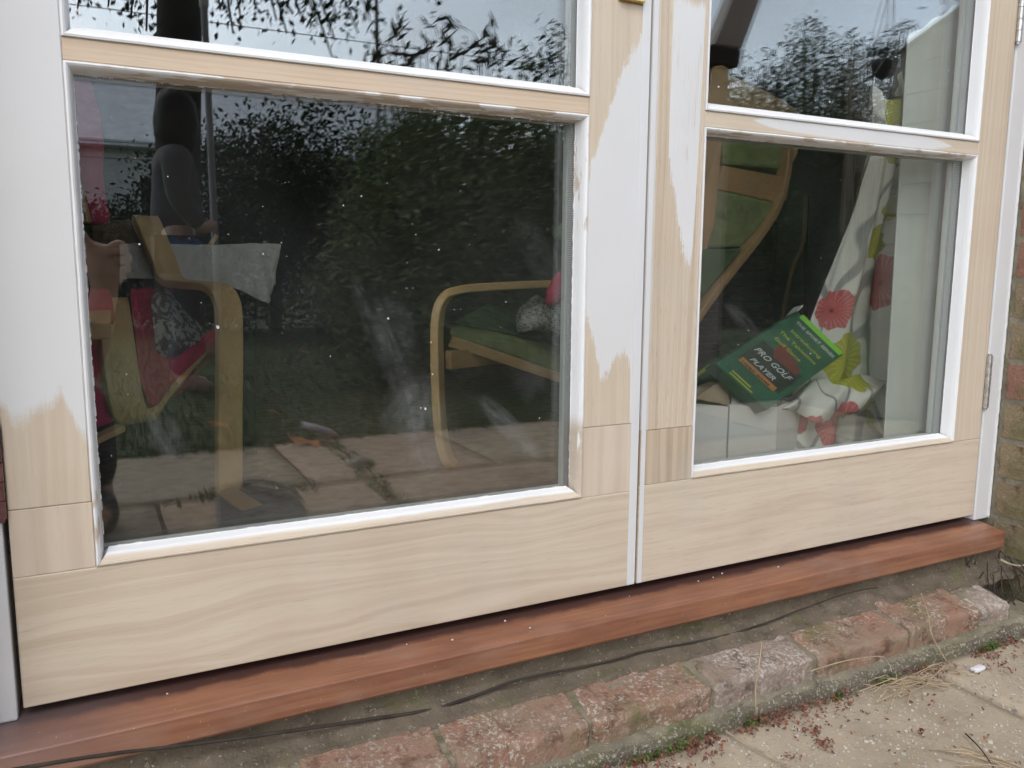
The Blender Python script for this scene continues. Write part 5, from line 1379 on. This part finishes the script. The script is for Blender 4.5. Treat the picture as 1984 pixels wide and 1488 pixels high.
# board shed close by on the right
bf = thing('garden_shed', 'grey weatherboarded shed with sloping top reflected beside the right jamb', 'shed', (2.75, -0.9, GZ))
D1 = 1.45; e_ = gpt(1757, 100, D1); f_ = Vector((e_.x, -0.25, e_.z + 0.50))
SX = e_.x; k = 0; z = GZ + 0.02
while z < f_.z:
    ztop = z + 0.118
    if ztop <= e_.z: ya = -D1
    else: ya = -D1 + (ztop - e_.z) / (f_.z - e_.z) * (D1 - 0.25)
    if ya < -0.3:
        mb = MB(); mb.add([(SX, ya, z), (SX, -0.25, z), (SX, -0.25, ztop), (SX, ya, ztop), (SX + .02, ya, z), (SX + .02, -0.25, z), (SX + .012, -0.25, ztop), (SX + .012, ya, ztop)],
            [(0, 1, 2, 3), (7, 6, 5, 4), (0, 4, 5, 1), (1, 5, 6, 2), (2, 6, 7, 3), (3, 7, 4, 0)])
        for v in range(len(mb.v)): mb.v[v] = (mb.v[v][0] - (0.008 if mb.v[v][2] < z + .01 else 0), mb.v[v][1], mb.v[v][2])
        mb.build('board', M['fence'], bf)
    z += 0.12
prism('shed_body', [(SX + .022, -D1, GZ - .1), (SX + .022, -0.25, GZ - .1), (SX + .022, -0.25, f_.z), (SX + .022, -D1, e_.z)], (1.6, 0, 0), M['fence'], bf)
prism('roof', [(SX + .003, -D1, e_.z + .003), (SX + .003, -0.24, f_.z + .003), (SX + .003, -0.24, f_.z + .012), (SX + .003, -D1, e_.z + .012)], (1.6, 0, 0), M['fence'], bf)

# ------------------------------------------------------------------ people in the reflection
def skin(name, V, E, RD, mat, parent, sub=2):
    me = bpy.data.meshes.new(name); me.from_pydata([tuple(v) for v in V], E, []); me.update()
    o = bpy.data.objects.new(name, me); link(o, parent)
    md = o.modifiers.new('skin', 'SKIN'); md.use_smooth_shade = True
    ss = o.modifiers.new('sub', 'SUBSURF'); ss.levels = sub; ss.render_levels = sub
    sv_ = me.skin_vertices[0].data
    for i, r in enumerate(RD): sv_[i].radius = (r, r) if not isinstance(r, tuple) else r
    sv_[0].use_root = True
    me.materials.append(mat)
    return o
# person standing on the lawn
PD = 3.4
ph = gpt(348, 185, PD); pf = Vector((ph.x - .03, -PD, GZ)); H = ph.z - GZ
pe = thing('person', 'person in a grey shirt and dark trousers standing on the lawn, seen reflected', 'person', pf)
def pp(x, y, h): return (pf.x + y, pf.y - x, GZ + h * H)            # stands side-on to the house, facing right in the pane
skin('body', [pp(0, 0, .55), pp(0, 0, .70), pp(0, .0, .80), pp(0, .01, .845), pp(0, .03, .89), pp(0, .035, .935), pp(0, .02, .975), pp(.17, 0, .79), pp(.19, -.02, .64), pp(.15, .10, .56), pp(.10, .16, .58), pp(-.17, 0, .79), pp(-.19, -.02, .64), pp(-.15, .10, .56), pp(-.10, .16, .58),
              pp(.08, 0, .50), pp(.08, .02, .27), pp(.08, -.02, .03), pp(.08, .12, .012), pp(-.08, 0, .50), pp(-.08, .02, .27), pp(-.08, -.02, .03), pp(-.08, .12, .012)],
     [(0, 1), (1, 2), (2, 3), (3, 4), (4, 5), (5, 6), (2, 7), (7, 8), (8, 9), (9, 10), (2, 11), (11, 12), (12, 13), (13, 14), (0, 15), (15, 16), (16, 17), (17, 18), (0, 19), (19, 20), (20, 21), (21, 22)],
     [.09, .085, .08, .042, .058, .078, .055, .045, .036, .028, .032, .045, .036, .028, .032, .07, .05, .038, .033, .07, .05, .038, .033], M['skin'], pe)
skin('shirt', [pp(0, 0, .54), pp(0, 0, .62), pp(0, 0, .72), pp(0, -.01, .80), pp(.17, -.01, .785), pp(.195, -.015, .66), pp(-.17, -.01, .785), pp(-.195, -.015, .66), pp(.15, .09, .565), pp(-.15, .09, .565)], [(0, 1), (1, 2), (2, 3), (3, 4), (4, 5), (3, 6), (6, 7), (5, 8), (7, 9)], [.135, .135, .135, .09, .075, .06, .075, .06, .045, .045], M['tshirt'], pe)
skin('trousers', [pp(0, 0, .53), pp(.08, 0, .48), pp(.08, .02, .27), pp(.08, -.02, .05), pp(-.08, 0, .48), pp(-.08, .02, .27), pp(-.08, -.02, .05)], [(0, 1), (1, 2), (2, 3), (0, 4), (4, 5), (5, 6)], [.12, .10, .075, .062, .10, .075, .062], M['jeans'], pe)
def blob(name, c, rx, ry, rz, mat, parent, amp=0.06, low=0.0):
    vs = []; fs = []; A_, B_ = 16, 24
    for a in range(A_ + 1):
        th_ = math.pi * a / A_
        for b in range(B_):
            ph_ = 2 * math.pi * b / B_; n_ = Vector((math.sin(th_) * math.cos(ph_), math.sin(th_) * math.sin(ph_), math.cos(th_)))
            k = 1 + amp * fbm(n_ * 2 + Vector((1, 2, 3)), 1.5) - low * max(0, -n_.z) * abs(math.sin(th_))
            vs.append(Vector(c) + Vector((n_.x * rx, n_.y * ry, n_.z * rz)) * k)
    for a in range(A_):
        for b in range(B_): q = a * B_ + b; q2 = a * B_ + (b + 1) % B_; fs.append((q, q2, q2 + B_, q + B_))
    return mesh(name, vs, fs, mat, parent, smooth=True)
hh = pp(-.035, .012, .915); blob('hair', hh, .105, .095, .165, M['hair'], pe, 0.10)

# the photographer crouching behind the camera
cb0 = Vector((CAM.x - 0.17, CAM.y - 0.38, GZ))
pg = thing('person', 'crouching photographer whose hand and knee show at the left edge of the pane', 'person', cb0)
hx = CAM.x; hy = CAM.y
wr_ = Vector((hx + 0.050, hy - 0.075, 0.410)); el = Vector((hx - 0.02, hy - 0.22, 0.20)); shd = Vector((hx - 0.10, hy - 0.42, 0.52)); palm = Vector((hx + 0.036, hy - 0.060, 0.478))
V = [Vector((cb0.x - .02, cb0.y - .05, .10)), Vector((cb0.x, cb0.y - .03, .35)), Vector((cb0.x + .02, cb0.y, .56)), Vector((cb0.x + .01, cb0.y + .04, .68)), Vector((cb0.x, cb0.y + .07, .80)), Vector((cb0.x, cb0.y + .07, .90)),
     shd, el, wr_, palm]
E_ = [(0, 1), (1, 2), (2, 3), (3, 4), (4, 5), (2, 6), (6, 7), (7, 8), (8, 9)]
RD = [.13, .12, .11, .05, .09, .07, .055, .042, .031, (.044, .030)]
# four fingers curled round the camera, thumb up
for k in range(4):
    b = palm + Vector((0.012, 0.012, 0.034 - 0.0215 * k))
    l = (0.038, 0.043, 0.040, 0.031)[k]
    i0 = len(V)
    V += [b + Vector((l * 0.9, 0.012, 0.006)), b + Vector((l * 1.25, 0.020, -0.010)), b + Vector((l * 0.7, 0.026, -0.014))]
    E_ += [(9, i0), (i0, i0 + 1), (i0 + 1, i0 + 2)]; RD += [.0128, .0115, .0098]
i0 = len(V); V += [palm + Vector((-0.02, 0.015, 0.035)), palm + Vector((-0.030, 0.022, 0.062))]; E_ += [(9, i0), (i0, i0 + 1)]; RD += [.0125, .010]
# legs: right knee raised
kn = Vector((hx - 0.02, hy - 0.16, 0.13)); ft = Vector((hx + 0.0, hy - 0.22, GZ + 0.06)); toe = Vector((hx + .01, hy - .06, GZ + .045))
i0 = len(V); V += [kn, ft, toe]; E_ += [(0, i0), (i0, i0 + 1), (i0 + 1, i0 + 2)]; RD += [.062, .045, .04]
kn2 = Vector((hx - 0.36, hy - 0.18, 0.05)); ft2 = Vector((hx - 0.36, hy - 0.5, GZ + 0.06))
i0 = len(V); V += [kn2, ft2]; E_ += [(0, i0), (i0, i0 + 1)]; RD += [.06, .045]
skin('body', V, E_, RD, M['skin'], pg, 2)
skin('sleeve', [shd, el, wr_.lerp(el, 0.2)], [(0, 1), (1, 2)], [.07, .056, .04], M['knit'], pg)
skin('jumper', [Vector((cb0.x - .02, cb0.y - .05, .10)), Vector((cb0.x, cb0.y - .03, .35)), Vector((cb0.x + .02, cb0.y, .55)), Vector((cb0.x + .015, cb0.y + .02, .63)), shd, Vector((cb0.x - .13, cb0.y - .02, .52)), Vector((cb0.x - .17, cb0.y + .1, .28))], [(0, 1), (1, 2), (2, 3), (2, 4), (2, 5), (5, 6)], [.165, .15, .135, .08, .085, .085, .06], M['knit'], pg)
skin('trousers', [V[0], kn, ft + Vector((0, 0, .02))], [(0, 1), (1, 2)], [.165, .085, .058], M['jeans'], pg)
skin('trousers', [V[0], kn2, ft2], [(0, 1), (1, 2)], [.165, .085, .058], M['jeans'], pg)
skin('shoe', [ft + Vector((0, -.03, -.01)), toe], [(0, 1)], [.052, .048], M['shoe'], pg)
blob('hair', (cb0.x, cb0.y + .035, .90), .10, .105, .13, M['hair'], pg, 0.08)

# small things on the lawn edge
for (px, py, s_, lb) in ((440, 825, .09, 'curled orange leaf on the lawn, nearest the reflected pole'), (540, 800, .05, 'small pale leaf left of the plastic tube'), (560, 822, .04, 'tiny tan leaf just above the plastic tube'), (703, 778, .05, 'single orange leaf on the dark lawn right of the plastic tube'), (555, 775, .05, 'reddish leaf lying farther out on the lawn'),
                         (615, 858, .12, 'largest orange leaf lying under the plastic tube'), (600, 682, .09, 'thin yellow leaf lying far out on the lawn')):
    q = atz(px, py, GZ + .02); q = Vector((q.x, -q.y, GZ + .02)); lf = MB()
    vs = [];
    for k in range(12):
        a = k / 12 * 6.283; rr = s_ * (0.5 + 0.28 * math.sin(a * 5)) * (1.5 if k in (0, 6) else 1)
        vs.append((q.x + math.cos(a) * rr, q.y + math.sin(a) * rr * 0.7, GZ + .02 + 0.25 * rr * math.sin(a * 2 + 1)))
    vs.append((q.x, q.y, GZ + .012)); lf.add(vs, [(k, (k + 1) % 12, 12) for k in range(12)])
    tag(lf.build('fallen_leaf', M['leaf_aut'], None), lb, 'fallen leaf', 'fallen leaves on the lawn')
q = atz(625, 845, GZ + .02); tbm = MB(); c = Vector((q.x, -q.y, GZ + .03))
tbm.tube([c + Vector((-.05, -.03, .02)), c + Vector((-.015, -.01, .01)), c + Vector((.03, .03, 0)), c + Vector((.055, .055, -.01))], [.012, .014, .012, .004], 12)
tag(tbm.build('plastic_tube', M['lilac'], None, smooth=True), 'small lilac plastic tube lying among leaves at the lawn edge', 'tube')
q = atz(710, 905, GZ + .01); lf = MB(); c = Vector((q.x, -q.y, GZ + .008))
lf.tube([c + Vector((-.045, 0, 0)), c + Vector((0, 0, .006)), c + Vector((.045, .01, 0))], [.012, .024, .008], 10)
tag(lf.build('pale_stone', M['grit'], None, smooth=True), 'pale flat stone on the reddish slab, seen reflected', 'stone')

# ------------------------------------------------------------------ litter at the foot of the step
def on_ground(px, py): return atz(px, py, GZ + 0.002)
deb = []
for _ in range(1500):
    x = R.uniform(-0.35, 0.80); y = -0.163 - abs(R.gauss(0, 0.022)) - (0.0 if R.random() < .85 else R.uniform(0, .25))
    cx_ = fbm((x * 6, y * 9, 0), 1.0)
    if cx_ > -0.12: deb.append((x, y, GZ + R.uniform(0.001, 0.009)))
for (px, py, num, sp) in ((1740, 1285, 26, .012), (1590, 1345, 40, .012), (1500, 1375, 50, .012), (1475, 1400, 60, .013), (1370, 1450, 40, .012), (1570, 1420, 45, .010), (1600, 1447, 36, .009), (1535, 1470, 16, .008), (1785, 1425, 12, .006), (1640, 1340, 30, .010), (1380, 1430, 30, .01), (1890, 1270, 24, .010), (1960, 1245, 20, .012), (1950, 1300, 14, .008), (1340, 1445, 30, .01), (1450, 1420, 40, .01)):
    q = on_ground(px, py)
    for _ in range(num): deb.append((q.x + R.gauss(0, sp), q.y + R.gauss(0, sp * .7), GZ + R.uniform(.001, .01)))
deb = [(a + R.gauss(0, .003), b + R.gauss(0, .003), c) for (a, b, c) in deb for _ in range(2) if R.random() < .72]
tag(leaves('dried_blossom', deb, 0.0062, M['debris'], None, aspect=0.5, flat=0.35), 'crumbled dark red dried blossom along the foot of the step', 'litter', kind='stuff')
gm = MB()
for _ in range(1500):
    px = R.uniform(1150, 1984); py = R.uniform(1230, 1488); q = on_ground(px, py)
    if q.y > -0.165 or q.x > .84: continue
    s_ = abs(R.gauss(0, .0009)) + .0004; a = Vector((R.uniform(-1, 1), R.uniform(-1, 1), 0)).normalized() * s_
    gm.obox((q.x, q.y, GZ + s_ * .5), a, Vector((-a.y, a.x, 0)) * .7, Vector((0, 0, s_ * .5)))
tag(gm.build('grit', M['grit'], None), 'fine pale grit strewn over the paving slabs', 'grit', kind='stuff')
st_ = MB()
for _ in range(34):
    q = on_ground(R.gauss(1710, 62), R.gauss(1300, 16)); 
    if q.y > -0.165: q.y = -0.165 - R.random() * .05
    a = R.gauss(0.1, 0.5); L = R.uniform(.01, .06); d = Vector((math.cos(a), -math.sin(a) * .8, 0)) * L
    st_.tube([(q.x - d.x, q.y - d.y, GZ + .003), (q.x, q.y, GZ + R.uniform(.005, .02)), (q.x + d.x, q.y + d.y, GZ + .003)], 0.0007, 4)
for _ in range(9):
    q = on_ground(R.gauss(1915, 25), R.gauss(1470, 12)); a = R.gauss(-0.9, 0.25); L = R.uniform(.02, .05); d = Vector((math.cos(a), math.sin(a), 0)) * L
    st_.tube([(q.x - d.x, q.y - d.y, GZ + .003), (q.x, q.y, GZ + R.uniform(.004, .01)), (q.x + d.x, q.y + d.y, GZ + .003)], 0.0008, 4)
tag(st_.build('dry_grass', M['straw'], None), 'tangle of dry straw coloured grass lying by the step', 'dry grass', kind='stuff')
def stem(name, pts, r, mat, label, cat, group=None):
    mb = MB(); P = smooth_path(pts, 6); mb.tube(P, [r * (1 - 0.4 * i / len(P)) for i in range(len(P))], 6)
    return tag(mb.build(name, mat, None, smooth=True), label, cat, group)
q0 = on_ground(1803, 1268); stem('weed_stem', [(q0.x, -0.168, GZ), at(1806, 1232, -.158), at(1798, 1190, -.150), at(1785, 1150, -.150)], 0.0013, M['straw'], 'dry bent weed stem rising against the last bricks of the step', 'stem')
stem('weed_stem', [at(1465, 1385, -.170), at(1464, 1330, -.165), at(1471, 1285, -.160), at(1476, 1245, -.158)], 0.0013, M['straw'], 'thin upright weed stem in front of the middle step brick', 'stem')
stem('twig', [on_ground(1405, 1420) + Vector((0, 0, .003)), on_ground(1440, 1448) + Vector((0, 0, .006)), on_ground(1480, 1465) + Vector((0, 0, .004)), on_ground(1540, 1500) + Vector((0, 0, .003))], 0.0019, M['twig'], 'pale grey twig lying on the paving near the step', 'twig')
stem('twig', [on_ground(1870, 1425) + Vector((0, 0, .003)), on_ground(1900, 1460) + Vector((0, 0, .006)), on_ground(1930, 1500) + Vector((0, 0, .003))], 0.0011, M['root'], 'thin dark twig lying near the lower right corner', 'twig')
stem('arching_stem', [at(1570, 1300, -.165), at(1640, 1280, -.17), at(1705, 1272, -.175), at(1722, 1285, -.18), at(1728, 1302, -.19)], 0.0009, M['straw'], 'fine arching dry stem along the concrete base', 'stem')
# roots and cobwebby tangle in the corner by the wall
rt = MB()
for _ in range(26):
    a = Vector((R.uniform(.72, .84), R.uniform(-.12, -.03), R.uniform(-.1, -.05))); P = [a]
    for k in range(3): P.append(P[-1] + Vector((R.uniform(-.012, .014), R.uniform(-.02, .008), R.uniform(-.035, -.008))))
    rt.tube(smooth_path(P, 3), R.uniform(.0006, .0014), 4)
tag(rt.build('root_tangle', M['root'], None), 'tangle of thin dark roots under the right end of the sill', 'roots', kind='stuff')
stem('root', [at(1938, 1084, -.07), at(1955, 1092, -.08), at(1975, 1096, -.085), at(2000, 1092, -.09)], 0.0022, M['twig'], 'curved grey root poking out under the sill end', 'root')
pbm = lambda px, py, Y, r, nm, lb: tag(lumpy(nm, *(lambda p: (p.x - r, p.x + r, p.y - r * .7, p.y + r * .7, p.z - r * .55, p.z + r * .55))(at(px, py, Y)), 6, 6, 6, r * .12, 60, M['pebble'], None, rnd=r * .52), lb, 'pebble', 'white pebbles')
pbm(1922, 1158, -.105, .0065, 'pebble', 'upper of two white pebbles on the end of the step')
pbm(1910, 1165, -.115, .0060, 'pebble', 'lower left of two white pebbles on the end of the step')
q = on_ground(1895, 1297); o = lumpy('pebble', q.x - .014, q.x + .014, q.y - .006, q.y + .006, GZ, GZ + .007, 6, 6, 4, .001, 60, M['pebble'], None, rnd=.003); tag(o, 'long pale stone chip on the paving near the straw', 'pebble', 'white pebbles')
# moss tufts at the base
ms = []
for (px, py, num, sp) in ((1880, 1240, 160, .016), (1690, 1305, 140, .012), (1320, 1450, 120, .014), (1260, 1478, 120, .016), (1600, 1335, 60, .01), (1440, 1395, 60, .01)):
    q = on_ground(px, py); yb = max(q.y, -0.17)
    for _ in range(num): ms.append((q.x + R.gauss(0, sp), -0.164 - abs(R.gauss(0, .004)), GZ + abs(R.gauss(0, .006))))
tag(leaves('moss_tufts', ms, 0.0065, M['moss'], None, aspect=0.5), 'small bright green moss tufts where base meets paving', 'moss', kind='stuff')
